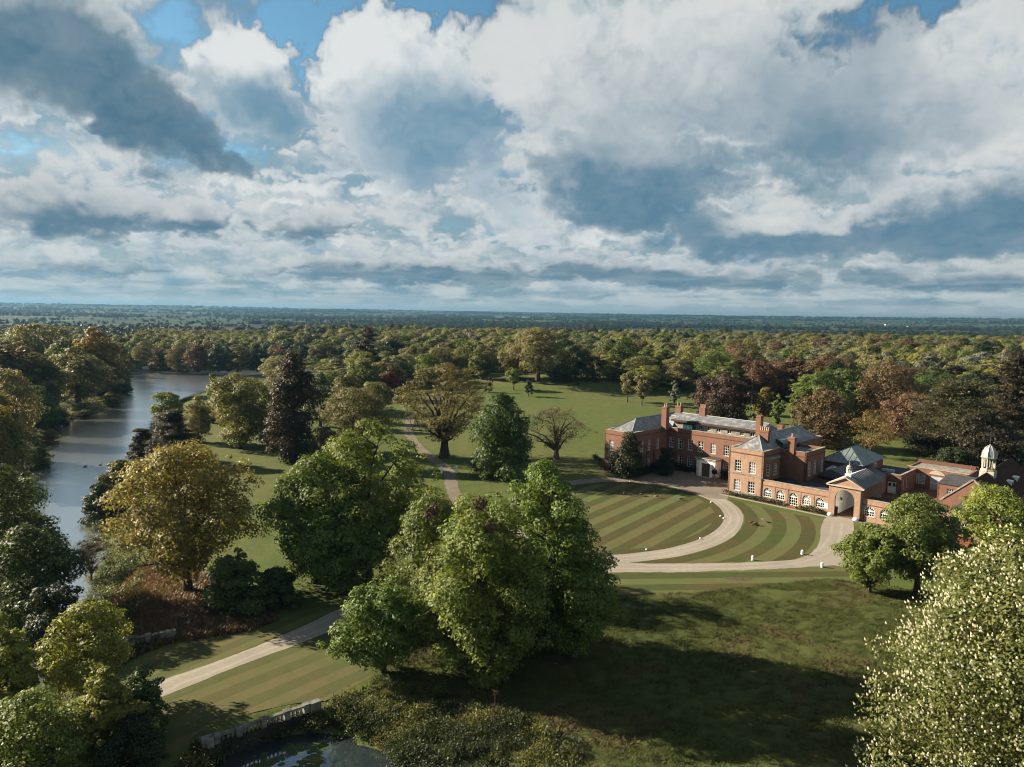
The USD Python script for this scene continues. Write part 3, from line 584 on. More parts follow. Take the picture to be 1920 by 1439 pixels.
part(man,'skylight',poly3([(28.2,3.,10.56),(29.0,3.,9.88),(29.0,4.9,9.88),(28.2,4.9,10.56)],[[0,1,2,3]]),M['glass_pale'])
chimney(man,.05,1.35,-2.8,-1.5,9.3,14.7,2,'y'); chimney(man,-1.2,.3,5.,6.2,12.,14.2,2); chimney(man,5.3,6.85,5.,6.1,12.,14.45,3)
chimney(man,22.25,23.3,-.4,.9,9.5,14.9,0); chimney(man,26.3,28.3,-7.2,-6.2,10.4,12.95,5); chimney(man,24.3,25.4,5.6,6.8,11.2,12.5,0)
chimney(man,31.5,32.9,-5.22,-4.1,4.,12.0,1)
# canted bay on the flank of the right wing
bay=Polygon([(30.1,-11.6),(31.0,-10.9),(31.0,-7.1),(30.1,-6.3)])
f_b1,f_b2,f_b3=Frame((30.1,-11.6),(31.0,-10.9)),Frame((31.0,-10.9),(31.0,-7.1)),Frame((31.0,-7.1),(30.1,-6.3))
wall(man,f_b1,3.9,8.1,[(.57,4.75,.55,2.4,False)],B,.2); wall(man,f_b2,3.9,8.1,[(1.9,4.75,1.6,2.4,False)],B,.2); wall(man,f_b3,3.9,8.1,[(.6,4.75,.6,2.4,False)],B,.2)
window(man,f_b1,.57,4.75,.55,2.4,cols=1,fr=.07); window(man,f_b2,1.9,4.75,1.6,2.4); window(man,f_b3,.6,4.75,.6,2.4,cols=1,fr=.07)
part(man,'bay_roof',flat(bay.buffer(.12,join_style=2).intersection(sbox(30.1,-13,40,0)),8.25,.15),M['lead'])
downpipe(man,f_lw_in,6.2,0,4.3); downpipe(man,f_lw_in,8.9,0,4.3); downpipe(man,f_eb_r,.25,0,7.6); downpipe(man,f_rw_end,7.25,0,4.)
# porch
po=part(man,'porch',cat_([bx(9.6,10.3,-2.6,-.0,0,3.75),bx(13.6,14.3,-2.6,-.0,0,3.75),bx(9.6,10.9,-2.6,-2.2,0,3.75),bx(13.,14.3,-2.6,-2.2,0,3.75),bx(10.9,13.,-2.6,-2.2,3.05,3.75)]),M['stucco'],label='white entrance porch with double doors')
part(po,'entablature',cat_([bx(9.45,14.45,-2.78,0,3.75,4.05),bx(9.3,14.6,-2.95,0,4.05,4.2)]),M['pinkstucco']); part(po,'porch_roof',bx(9.5,14.4,-2.75,-.05,4.2,4.26),M['felt'])
for x in (10.62,13.28): part(po,'column',lathe(x,-2.72,[(.24,0),(.24,.15),(.19,.2),(.165,2.9),(.22,2.95),(.22,3.05)],14),M['stucco'])
dr=part(po,'door',cat_([bx(10.92,11.93,-2.35,-2.27,0.12,3.03),bx(11.97,12.98,-2.35,-2.27,.12,3.03)]),M['wood']); part(dr,'handle',bx(11.86,11.9,-2.4,-2.35,1.,1.25),M['metal'])
for x0 in (10.92,11.97):
    for z0 in (.3,1.2,2.1): part(dr,'panel',bx(x0+.14,x0+.87,-2.37,-2.351,z0,z0+.72),M['wood'])
part(po,'step',bx(10.3,13.6,-3.3,-2.6,0,.12),M['stone'])
sw=Frame((14.3,-2.6),(14.3,0)); window(po,sw,1.3,1.1,.9,1.9,cols=2,rows=3,depth=-.03)

# arched single-storey range between the mansion and the gatehouse
arc=house('arcaded_range','low brick range with five white arched windows between the mansion and the gatehouse','building')
fa=Frame((30.12,-12.42),(43.0,-12.42)); ax_=[1.15,3.7,6.25,8.8,11.3]
ops=[(s,.85 if k!=2 else .22,1.66,1.82 if k!=2 else 2.45,True) for k,s in enumerate(ax_)]
wall(arc,fa,0,4.1,ops,M['brick_old'])
for k,o in enumerate(ops): window(arc,fa,*o[:5],cols=4,rows=2 if k!=2 else 3,name='arched_window' if k!=2 else 'arched_door',fr=.1,bar=.055,pale=k==3)
part(arc,'coping',fa.put(bx(0,fa.L,-.06,.45,4.1,4.2)),M['coping']); band(arc,fa,3.05,.12,.05,M['brick_dark'])
for s in (2.45,5.0,7.5,10.05): part(arc,'pier',fa.put(bx(s-.16,s+.16,-.05,0,0,3.05)),M['brick_old'])
part(arc,'flat_roof',bx(30.15,42.9,-12.0,-1.,3.3,3.5),M['felt']); wall(arc,Frame((43.0,-5.),(43.0,-1.)),0,3.6,[],B); wall(arc,Frame((35.45,-1.),(43.,-1.)),0,3.6,[],B)
part(arc,'roof_box',bx(40.6,42.3,-11.0,-10.3,3.5,3.95),M['felt'])
part(arc,'name_plaque',fa.put(bx(12.05,12.75,-.04,-.002,.95,1.95)),M['white'])
part(arc,'step',fa.put(cat_([bx(5.4,7.1,-.9,-.05,0,.2),bx(5.1,7.4,-1.25,-.9,0,.1)])),M['red_step'])
for s in (5.05,7.45): part(arc,'handrail',fa.put(cat_([bx(s-.02,s+.02,-1.2,-.05,.78,.82),bx(s-.02,s+.02,-1.2,-1.16,0,.8)])),M['metal'])

# gatehouse
gt=house('gatehouse','brick gatehouse with pedimented gable, open archway and small white cupola','gatehouse')
fg=Frame((43.02,-12.8),(48.8,-12.8)); GL=fg.L
arch=shape(2.85,0,3.4,5.05,True)
poly=Polygon([(0,0),(GL,0),(GL,5.75),(GL/2,7.3),(0,5.75)]).difference(arch)
part(gt,'front_wall',fg.put(up_(poly,0,.5)),M['brick_old'])
part(gt,'side_wall',bx(48.3,48.8,-12.3,-2.5,0,5.6),B); part(gt,'side_wall',bx(43.02,43.4,-12.3,-2.5,0,5.6),B)
# white vaulted passage
n=14; aa=np.linspace(np.pi,0,n); prof=[(44.17,0.0)]+[(45.87+1.7*math.cos(t),3.35+1.7*math.sin(t)) for t in aa]+[(47.57,0.0)]
V_=[(x,y,z) for y in (-12.3,-2.4) for x,z in prof]; k=len(prof)
part(gt,'passage_vault',poly3(V_,[[i,i+1,k+i+1,k+i] for i in range(k-1)]),M['stucco'])
part(gt,'passage_floor',bx(44.17,47.57,-12.8,-2.4,.015,.03),M['cobble'])
fi=Frame((44.18,-12.3),(44.18,-2.4)); window(gt,fi,6.7,2.1,2.2,2.4,True,cols=2,rows=2,name='passage_window',depth=-.03,sill=False)
part(gt,'lantern',cat_([bx(44.2,44.45,-10.3,-10.26,3.0,3.04),bx(44.33,44.57,-10.4,-10.16,2.55,2.95)]),M['metal'])
gd=part(gt,'gate_leaf',cat_([bx(44.22,44.28,-12.6,-11.2,.1,.25),bx(44.22,44.28,-12.6,-11.2,1.3,1.42)]+[bx(44.22,44.28,-12.6+.2*q,-12.53+.2*q,.1,1.5+.25*math.sin(q)) for q in range(7)]),M['metal'])
part(gt,'cornice',fg.put(cat_([bx(-.35,GL+.35,-.3,.0,5.55,5.75)])),M['pinkstucco'])
for sgn in (0,1):
    a_=(-.45,5.72) if sgn==0 else (GL/2,7.42); b_=(GL/2,7.42) if sgn==0 else (GL+.45,5.72)
    l=LineString([a_,b_]).buffer(.11,cap_style=2); part(gt,'pediment_moulding',fg.put(up_(l,-.32,.1)),M['pinkstucco'])
x0,x1,xm=42.6,49.2,45.91
part(gt,'roof',poly3([(x0,-13.1,5.82),(xm,-13.1,7.56),(xm,-2.3,7.56),(x0,-2.3,5.82),(x1,-13.1,5.82),(x1,-2.3,5.82)],[[0,1,2,3],[1,4,5,2]]),M['slate_dk'])
for y in np.linspace(-12.6,-2.8,13): part(gt,'roof_seam',cat_([trimesh.Trimesh(*tube([(xm,y,7.58),(x1,y,5.84)],[.035,.035],4),process=False),trimesh.Trimesh(*tube([(xm,y,7.58),(x0,y,5.84)],[.035,.035],4),process=False)]),M['lead'])
wall(gt,Frame((48.8,-2.4),(43.02,-2.4)),0,5.6,[(2.9,0,3.4,5.0,True)],B)
cp=part(gt,'cupola',cat_([bx(45.45,46.35,-11.9,-11.0,7.0,7.75),bx(45.35,46.45,-12.,-10.9,7.75,7.85)]),M['white'],label='small white cupola on the gatehouse ridge')
for q in range(8): t=q*np.pi/4+.39; part(cp,'post',cyl(45.9+.42*math.cos(t),-11.45+.42*math.sin(t),7.85,8.75,.06,n=6),M['white'])
part(cp,'cupola_roof',lathe(45.9,-11.45,[(.58,8.75),(.58,8.85),(.5,8.9),(.46,9.15),(.3,9.4),(.1,9.5),(.05,9.75),(.09,9.82),(.09,9.9),(.02,10.0),(.015,10.3)],8),M['stone'])
part(gt,'side_door',bx(48.81,48.86,-8.2,-7.2,.1,3.0),M['white'])
downpipe(gt,fg,GL-.12,0,5.3)

# wall range right of the gatehouse
er=house('garden_wall_range','low brick wall range with arched windows right of the gatehouse, half behind trees','building')
fe=Frame((48.82,-12.42),(62.0,-12.42)); es=[1.25,3.9,6.5,9.1]
ops=[(s,1.0,1.75,1.85,True) for s in es]; wall(er,fe,0,3.95,ops,M['brick_old'])
for o in ops: window(er,fe,*o[:5],cols=4,rows=2,name='arched_window',fr=.1,bar=.055)
part(er,'coping',fe.put(bx(0,fe.L,-.06,.45,3.95,4.05)),M['coping']); band(er,fe,3.0,.12,.05,M['brick_dark']); part(er,'flat_roof',bx(48.85,61.9,-12.0,-7.5,3.3,3.5),M['felt'])
wall(er,Frame((61.9,-7.5),(48.85,-7.5)),0,3.5,[],B)
for s in (.35,.62): part(er,'downpipe',fe.put(bx(s-.05,s+.05,-.12,0,0,1.3)),M['red_step'])

# gabled hall with the bell cupola
hl=house('gabled_hall','brick hall with steep brown tiled roof and tall bell cupola at the right edge','hall')
g0,g1,gm,zy,ze,zr=59.2,67.9,63.55,-3.2,4.4,8.45
fh=Frame((g0,zy),(g1,zy)); hw=fh.L
part(hl,'gable_wall',fh.put(up_(Polygon([(0,0),(hw,0),(hw,ze),(hw/2,zr),(0,ze)]),0,.4)),M['brick'])
part(hl,'side_wall',bx(g0,g0+.4,zy+.4,27.,0,ze),B); part(hl,'side_wall',bx(g1-.4,g1,zy+.4,27.,0,ze),B)
for sg in (-1,1):
    xe=g0-.35 if sg<0 else g1+.35
    part(hl,'roof',poly3([(gm,zy+.1,zr+.12),(xe,zy+.1,ze-.15),(xe,27.,ze-.15),(gm,27.,zr+.12),(gm,zy+.1,zr-.05),(xe,zy+.1,ze-.32),(xe,27.,ze-.32),(gm,27.,zr-.05)],[[0,1,2,3] if sg<0 else [3,2,1,0],[7,6,5,4] if sg<0 else [4,5,6,7],[0,4,5,1],[1,5,6,2]]),M['slate'] if sg<0 else M['tile'])
    l=LineString([(hw/2,zr+.2),((-.5 if sg<0 else hw+.5),ze-.22)]).buffer(.13,cap_style=2); part(hl,'verge_coping',fh.put(up_(l,-.12,.35)),M['coping'])
part(hl,'roof_panel',poly3([(gm-1.6,1.5,zr-1.28),(gm-4.2,1.5,ze+.05),(gm-4.2,5.,ze+.05),(gm-1.6,5.,zr-1.28)],[[0,1,2,3]]),M['lead'])
for y in (12.,17.): 
    d_=part(hl,'dormer',bx(g1-2.9,g1-1.3,y-.8,y+.8,4.9,6.6),M['white']); part(d_,'pane',bx(g1-1.3,g1-1.28,y-.6,y+.6,5.4,6.4),M['glass'])
cx,cy=gm,7.2
bc=part(hl,'bell_cupola',cat_([bx(cx-1.15,cx+1.15,cy-1.15,cy+1.15,7.2,8.75),lathe(cx,cy,[(1.25,8.7),(1.25,8.95),(1.12,9.0),(1.12,9.25)],8)]),M['stone'],label='tall octagonal bell cupola with lead dome')
for q in range(8):
    t=q*np.pi/4; part(bc,'post',cyl(cx+1.0*math.cos(t),cy+1.0*math.sin(t),9.2,11.1,.13,n=6),M['stone'])
    t2=t+np.pi/8; R_=.95; ff=Frame((cx+1.02*math.cos(t),cy+1.02*math.sin(t)),(cx+1.02*math.cos(t+np.pi/4),cy+1.02*math.sin(t+np.pi/4)))
    part(bc,'arch_head',ff.put(up_(sbox(0,10.35,ff.L,11.1).difference(shape(ff.L/2,9.2,ff.L-.2,1.75,True)),-.04,.04)),M['stone'])
part(bc,'dome',lathe(cx,cy,[(1.32,11.05),(1.36,11.2),(1.2,11.3),(1.16,11.75),(1.02,12.3),(.75,12.85),(.38,13.2),(.1,13.35),(.06,13.6)],8),M['lead'])
for q in range(8): 
    t=q*np.pi/4; part(bc,'dome_rib',tube([(cx+r*math.cos(t),cy+r*math.sin(t),z) for r,z in ((1.22,11.3),(1.18,11.75),(1.04,12.3),(.77,12.87),(.4,13.22),(.1,13.38))],[.05]*6,4),M['stone'])
wv=part(bc,'weathervane',cat_([cyl(cx,cy,13.4,16.6,.05,.03,6),bx(cx-.7,cx+.75,cy-.02,cy+.02,15.25,15.33),bx(cx-.75,cx-.3,cy-.02,cy+.02,15.1,15.5),cyl(cx,cy,14.2,14.4,.12,.12,8),bx(cx-.03,cx+.03,cy-.5,cy+.5,14.6,14.66)]),M['metal'])
# front annexe of the hall with window and steps
fx=Frame((62.02,-12.42),(70.5,-12.42)); wall(hl,fx,0,4.6,[(2.7,1.3,1.7,1.7,False),(6.,1.3,1.7,1.7,False)],M['brick_old'],name='annexe_wall')
window(hl,fx,2.7,1.3,1.7,1.7,cols=4,rows=3); window(hl,fx,6.,1.3,1.7,1.7,cols=4,rows=3)
part(hl,'annexe_roof',bx(62.02,70.5,-12.,-3.3,4.2,4.35),M['felt']); part(hl,'annexe_coping',fx.put(bx(0,fx.L,-.06,.45,4.6,4.7)),M['coping'])
for q in range(6): part(hl,'step',fx.put(bx(1.5,4.,-3.2+.5*q,-2.7+.5*q,-.0,.14*(q+1))),M['red_step'])

# north yard range with the big pale doors
nr=house('coach_house_range','flat-roofed brick coach house with large pale blue-white doors behind the yard','building')
fn=Frame((45.6,23.6),(57.2,23.6)); wall(nr,fn,0,4.3,[(2.9,.9,1.35,2.2,False),(5.75,0,2.5,2.95,False)],B)
window(nr,fn,2.9,.9,1.35,2.2,cols=6,rows=7,bar=.05); part(nr,'shutter',fn.put(bx(1.05,2.1,-.06,-.01,.85,3.05)),M['greywhite'])
d_=part(nr,'coach_door',fn.put(cat_([bx(4.5,5.74,.06,.12,0,2.95),bx(5.76,7.,.06,.12,0,2.95)])),M['greywhite']); part(d_,'rail',fn.put(bx(4.5,7.,.03,.06,1.4,1.55)),M['white'])
part(nr,'arched_pediment',fn.put(up_(Point(5.75,2.5).buffer(1.75).intersection(sbox(4.1,3.3,7.4,5)),-.12,0)),M['pinkstucco'])
part(nr,'coping',fn.put(bx(-.05,fn.L,-.06,.45,4.3,4.4)),M['coping']); part(nr,'flat_roof',bx(45.6,57.2,24.,31.,3.95,4.1),M['stone_old']); wall(nr,Frame((45.6,31.),(45.6,23.6)),0,4.3,[],B); wall(nr,Frame((57.2,23.6),(57.2,31.)),0,4.3,[],B); part(nr,'rear_parapet',bx(45.6,57.2,31.,31.4,0,4.9),M['brick_dark'])
part(nr,'vent_pipe',cyl(56.,30.5,4.1,5.2,.12,n=8),M['red_step'])
# low link in front of the hall
lk=house('yard_link_building','small brick lean-to with dark flat roof and white casement beside the coach house','building')
fl=Frame((53.6,15.5),(59.1,15.5)); wall(lk,fl,0,3.3,[(2.4,.9,1.5,1.6,False)],B); window(lk,fl,2.4,.9,1.5,1.6,cols=4,rows=3); wall(lk,Frame((53.6,23.5),(53.6,15.5)),0,3.3,[],B)
part(lk,'flat_roof',poly3([(53.5,15.3,3.3),(59.15,15.3,3.3),(59.15,23.5,4.0),(53.5,23.5,4.0)],[[0,1,2,3]]),M['felt'])
# stable wing with slate roof and corner block with white double doors
st=house('stable_wing','brick stable wing with dark slate roof beside the yard behind the gatehouse','building')
fs=Frame((44.6,-1.),(44.6,13.5)); sw_=[(2.0,1.,.9,2.0,False),(4.2,0.1,1.0,2.9,False),(10.5,.9,1.0,2.4,False)]
wall(st,fs,0,3.7,sw_,M['brick_old'])
for o in sw_: window(st,fs,*o[:4],cols=2,rows=4)
wall(st,Frame((38.,-.9),(44.6,-.9)),0,3.7,[],B)
part(st,'roof',poly3([(45.,-1.3,3.65),(45.,13.5,3.65),(39.,13.5,6.0),(39.,-1.3,6.0),(36.,13.5,4.6),(36.,-1.3,4.6)],[[0,1,2,3],[3,2,4,5],[0,3,5]]),M['slate_dk'])
cbk=house('yard_corner_block','flat-roofed brick corner block with white double doors facing the yard','building')
f1,f2=Frame((44.2,13.6),(47.4,13.6)),Frame((47.4,13.6),(47.4,23.5))
wall(cbk,f1,0,4.0,[(1.5,0,1.6,2.35,False)],B); wall(cbk,f2,0,4.0,[(1.9,.9,.75,2.0,False),(3.8,.9,.75,2.0,False)],B)
d_=part(cbk,'double_door',f1.put(cat_([bx(.7,1.48,.05,.1,0,2.35),bx(1.52,2.3,.05,.1,0,2.35)])),M['white'])
for a_ in (.82,1.64): part(d_,'pane',f1.put(bx(a_,a_+.54,.03,.049,1.45,2.15)),M['glass'])
for o in (1.9,3.8): window(cbk,f2,o,.9,.75,2.0,cols=1,rows=3)
part(cbk,'coping',cat_([f1.put(bx(0,f1.L,-.05,.4,4.,4.1)),f2.put(bx(.41,f2.L,-.05,.4,4.,4.1))]),M['coping']); part(cbk,'flat_roof',bx(40.,47.,14.,23.5,3.6,3.75),M['felt'])
part(cbk,'roof_vent',cat_([bx(44.,45.,16.5,17.2,3.75,4.3),bx(42.4,43.6,17.,17.8,3.75,4.2),bx(43.6,44.,16.7,17.4,3.75,4.05)]),M['greywhite'])
# green-grey hipped pavilion roof
pv=house('hipped_pavilion','square pavilion with grey-green hipped sheet roof and long seams behind the mansion','building')
x0,x1,y0,y1,ze_,zr_=32.6,41.6,8.6,22.5,5.7,8.5
part(pv,'wall',cat_([bx(x0+.5,x1-.5,y0+.5,y1-.5,0,ze_)]),B)
xm=(x0+x1)/2; PR=[(x0,y0,ze_),(x1,y0,ze_),(x1,y1,ze_),(x0,y1,ze_),(xm,y0+5.2,zr_),(xm,y1-5.2,zr_)]
rp=part(pv,'roof',poly3(PR,[[0,1,4],[1,2,5,4],[2,3,5],[3,0,4,5]]),M['copper'])
for q in range(1,13):
    y=y0+(y1-y0)*q/13; zt=zr_ if y0+5.2<=y<=y1-5.2 else ze_+(zr_-ze_)*min(y-y0,y1-y)/5.2; xt=x1+(xm-x1)*(zt-ze_)/(zr_-ze_)
    part(rp,'seam',tube([(x1,y,ze_+.04),(xt,y,zt+.04)],[.04,.04],4),M['lead'])
for q in range(1,8):
    x=x0+(x1-x0)*q/8; h=min(x-x0,x1-x)/(xm-x0); part(rp,'seam',tube([(x,y0,ze_+.04),(x,y0+5.2*h,ze_+(zr_-ze_)*h+.04)],[.035,.035],4),M['felt'])
part(rp,'hip_roll',cat_([trimesh.Trimesh(*tube([PR[a_],PR[b_]],[.09,.09],4),process=False) for a_,b_ in ((0,4),(1,4),(2,5),(4,5))]),M['felt'])
part(pv,'side_window',bx(x1-.5,x1-.46,16.,18.,4.2,5.3),M['glass_pale'])
part(pv,'lead_flat',poly3([(35.5,4.4,4.7),(40.2,4.4,4.5),(41.,8.4,4.6),(35.5,8.4,5.0)],[[0,1,2,3]]),M['lead']); part(pv,'rooflight',bx(36.6,37.6,5.6,6.6,4.85,5.05),M['white'])
part(pv,'link_wall',bx(35.45,41.,4.25,4.4,0,4.7),B)
YARD=Polygon([tuple(HW(u,w)[:2]) for u,w in ((45.5,-2.3),(49.,-2.3),(49.,-7.4),(59.,-7.4),(59.,15.),(53.5,23.),(45.,23.),(45.,-1.)) ])
solo('yard_paving',flat(YARD,.012),M['cobble'],kind='structure')

# ---------- trees ----------
def envelope(kind,t):
    t=np.clip(t,0,1)
    if kind=='dome': t0=.38; return np.where(t<t0,(t/t0)**.55,np.sqrt(np.clip(1-((t-t0)/(1-t0))**2,0,1)))
    if kind=='round': return np.sqrt(np.clip(1-(2*t-1)**2,0,1))**.9
    if kind=='cone': return np.clip(1-t,0,1)**.75*np.minimum(1,.35+t*6)
    if kind=='column': return np.minimum(1,.55+t*3)*np.clip(1-t**3,0,1)**.7
    if kind=='lime': t0=.3; return np.where(t<t0,.55+.45*(t/t0),np.clip(1-np.clip((t-t0)/(1-t0),0,1)**1.9,0,1)**.75)
    if kind=='vase': return np.minimum(1,.25+t*1.2)*np.sqrt(np.clip(1-np.clip((t-.55)/.45,0,1)**2,0,1))
    if kind=='skirt': t0=.15; return np.where(t<t0,.8+.2*t/t0,np.sqrt(np.clip(1-((t-t0)/(1-t0))**2,0,1)))
def crown(rng,H,R,base,env,nl,rl,nleaf,leaf,flat_=.8,inner=.2,up=.3,lump=.42,asp=.62,hollow=True,spray=.34):
    """lobe centres and leaf quads of a crown from height base*H to H, radius R"""
    ch=H*(1-base); C=[];RR=[]
    ph=rng.random(6)*6.28
    while len(C)<nl:
        t=rng.random(); a=rng.random()*6.2832; e=float(envelope(env,np.array(t)))
        if rng.random()>e+.08: continue
        wob=1+.15*math.sin(2*a+ph[0]+3*t)+.15*math.sin(3*a+ph[1]-6*t)+.13*math.sin(5*a+ph[2]+11*t)+rng.normal(0,.05)
        r=R*e*wob*(rng.random()**.35 if rng.random()<inner else rng.uniform(.72,1.02)); lr=rl*rng.uniform(.7,1.3)*(.7+.5*e); sp=rng.random()<spray
        if sp: lr*=rng.uniform(.35,.6); r=R*e*wob*rng.uniform(.95,1.10)
        r=max(0,r-lr*.9); z=base*H+t*ch; z=min(z,H-lr*flat_*.9)
        C.append((r*math.cos(a),r*math.sin(a),z)); RR.append(lr)
    C=np.array(C);RR=np.array(RR)
    w=RR**2; k=rng.choice(nl,nleaf,p=w/w.sum())
    d=rng.normal(size=(nleaf,3)); d/=np.linalg.norm(d,axis=1,keepdims=True); d[:,2]=np.where((d[:,2]<-.1)&(rng.random(nleaf)<.6),-d[:,2],d[:,2])
    lumps=.6*meshkit.noise(d*2.3+C[k]*1.7+50,3)+.4*meshkit.noise(d*5.+C[k]*3.+80,4)
    rad=RR[k]*(.62+.45*rng.random(nleaf)**.6)*(1-lump+2*lump*lumps)
    p=C[k]+d*rad[:,None]*np.array([1,1,flat_])
    if hollow:
        tr=cKDTree(C); near=tr.query(p,k=min(5,nl))[1]; keep=np.ones(nleaf,bool)
        for q in range(near.shape[1]):
            o=near[:,q]; dd=(p-C[o])/np.array([1,1,flat_]); keep&=~((np.linalg.norm(dd,axis=1)<RR[o]*.52)&(o!=k))
        p,d=p[keep],d[keep]
    m=p[:,2]>.3; p,d=p[m],d[m]
    n=d*1.0+rng.normal(size=d.shape)*.42+np.array([0,0,up]); n/=np.linalg.norm(n,axis=1,keepdims=True)
    return C,RR,quads(rng,p,n,leaf,asp)
def quads(rng,p,n,size,asp=.62):
    t=np.cross(n,rng.normal(size=n.shape)); t/=np.linalg.norm(t,axis=1,keepdims=True)+1e-9; b=np.cross(n,t)
    s=size*rng.uniform(.6,1.35,len(p))[:,None]*.5
    V=np.stack([p+t*s,p+b*s*asp,p-t*s,p-b*s*asp],1).reshape(-1,3); i=np.arange(len(p))[:,None]*4
    return V,np.vstack([i+[0,1,2],i+[0,2,3]])
def limbs(rng,H,C,RR,trunk_r,fork=.35,top=.8,K=9,sub=True,lean=(0,0),minr=.03,sides=7):
    out=[]; zt=H*top
    n=7; tz=np.linspace(0,zt,n); tp=np.c_[lean[0]*tz/zt+np.cumsum(rng.normal(0,.02*H/n,n)),lean[1]*tz/zt+np.cumsum(rng.normal(0,.02*H/n,n)),tz]; tp[0,:2]=0
    tr=trunk_r*np.interp(tz/zt,[0,.04,.12,fork/top,1],[1.45,1.12,1.,.72,.16]); out.append(tube(tp,tr,9))
    pts=[tp[k] for k in range(2,n)]; prs=[tr[k] for k in range(2,n)]
    order=np.argsort(-np.hypot(C[:,0],C[:,1])-.3*C[:,2]); ch=[]
    ang=np.arctan2(C[:,1],C[:,0]); pick=[]
    for a in np.linspace(-np.pi,np.pi,K,endpoint=False)+rng.uniform(0,1):
        dd=np.abs((ang-a+np.pi)%(2*np.pi)-np.pi); cand=np.where(dd<.5)[0]
        if len(cand): pick.append(int(rng.choice(cand)))
    for k in pick:
        e=C[k]; z0=rng.uniform(H*fork*.7,min(zt*.8,max(H*fork,e[2]*.75))); s=np.array([np.interp(z0,tz,tp[:,0]),np.interp(z0,tz,tp[:,1]),z0])
        mid=s*.5+e*.5+np.array([0,0,.12*np.linalg.norm(e-s)])+rng.normal(0,.04*H*.3,3); m1=s*.75+mid*.25+(mid-s)*.15; m2=mid*.45+e*.55
        L=[s,m1,mid,m2,e]; r=trunk_r*rng.uniform(.34,.5); rr=np.array([r,r*.85,r*.62,r*.4,max(minr,r*.2)]); out.append(tube(L,rr,sides-1))
        for q in (1,2,3,4): pts.append(np.array(L[q])); prs.append(rr[q])
    if sub:
        T=cKDTree(np.array(pts))
        for k in range(len(C)):
            if k in pick: continue
            dd,ii=T.query(C[k]); s=np.array(pts[ii]); mid=(s+C[k])/2+rng.normal(0,.06*dd,3)+np.array([0,0,.06*dd]); r=max(minr,min(prs[ii]*.55,.02+.012*dd)); out.append(tube([s,mid,C[k]],[r,r*.75,r*.45],4))
    return join(out)
def twigs(rng,C,RR,n,length,w):
    k=rng.choice(len(C),n); d=rng.normal(size=(n,3)); d/=np.linalg.norm(d,axis=1,keepdims=True); d[:,2]=np.abs(d[:,2])*.7+.1
    a=C[k]+d*RR[k][:,None]*.1; b=C[k]+d*RR[k][:,None]*1.0+rng.normal(0,length*.2,(n,3)); t=(b-a); s=np.cross(t,rng.normal(size=t.shape)); s/=np.linalg.norm(s,axis=1,keepdims=True)+1e-9
    V=np.stack([a-s*w,a+s*w,b+s*w*.3,b-s*w*.3],1).reshape(-1,3); i=np.arange(n)[:,None]*4
    return V,np.vstack([i+[0,1,2],i+[0,2,3]])
def cedar_lobes(rng,H,R,base,tiers,per):
    C=[];RR=[]
    for k in range(tiers):
        t=(k+.5)/tiers; z=H*(base+(1-base)*t); r=R*(1-.75*t**1.6)
        for q in range(max(2,int(per*(1-.55*t)))):
            a=rng.random()*6.28; rr=r*rng.uniform(.25,1.0); C.append((rr*math.cos(a),rr*math.sin(a),z+rng.normal(0,.3*H*(1-base)/tiers)-.06*rr)); RR.append(R*rng.uniform(.16,.36))
    return np.array(C),np.array(RR)
def cedar_leaves(rng,C,RR,n,leaf):
    w=RR**2; k=rng.choice(len(C),n,p=w/w.sum()); d=rng.normal(size=(n,3)); d/=np.linalg.norm(d,axis=1,keepdims=True); u=rng.random(n)**.5
    p=C[k]+d*(RR[k]*u)[:,None]*np.array([1,1,.30]); p[:,2]+=.2*rng.random(n)*RR[k]
    nn=d*.5+rng.normal(size=(n,3))*.4+np.array([0,0,.8]); nn/=np.linalg.norm(nn,axis=1,keepdims=True); return quads(rng,p,nn,leaf,.4)
_protos={}
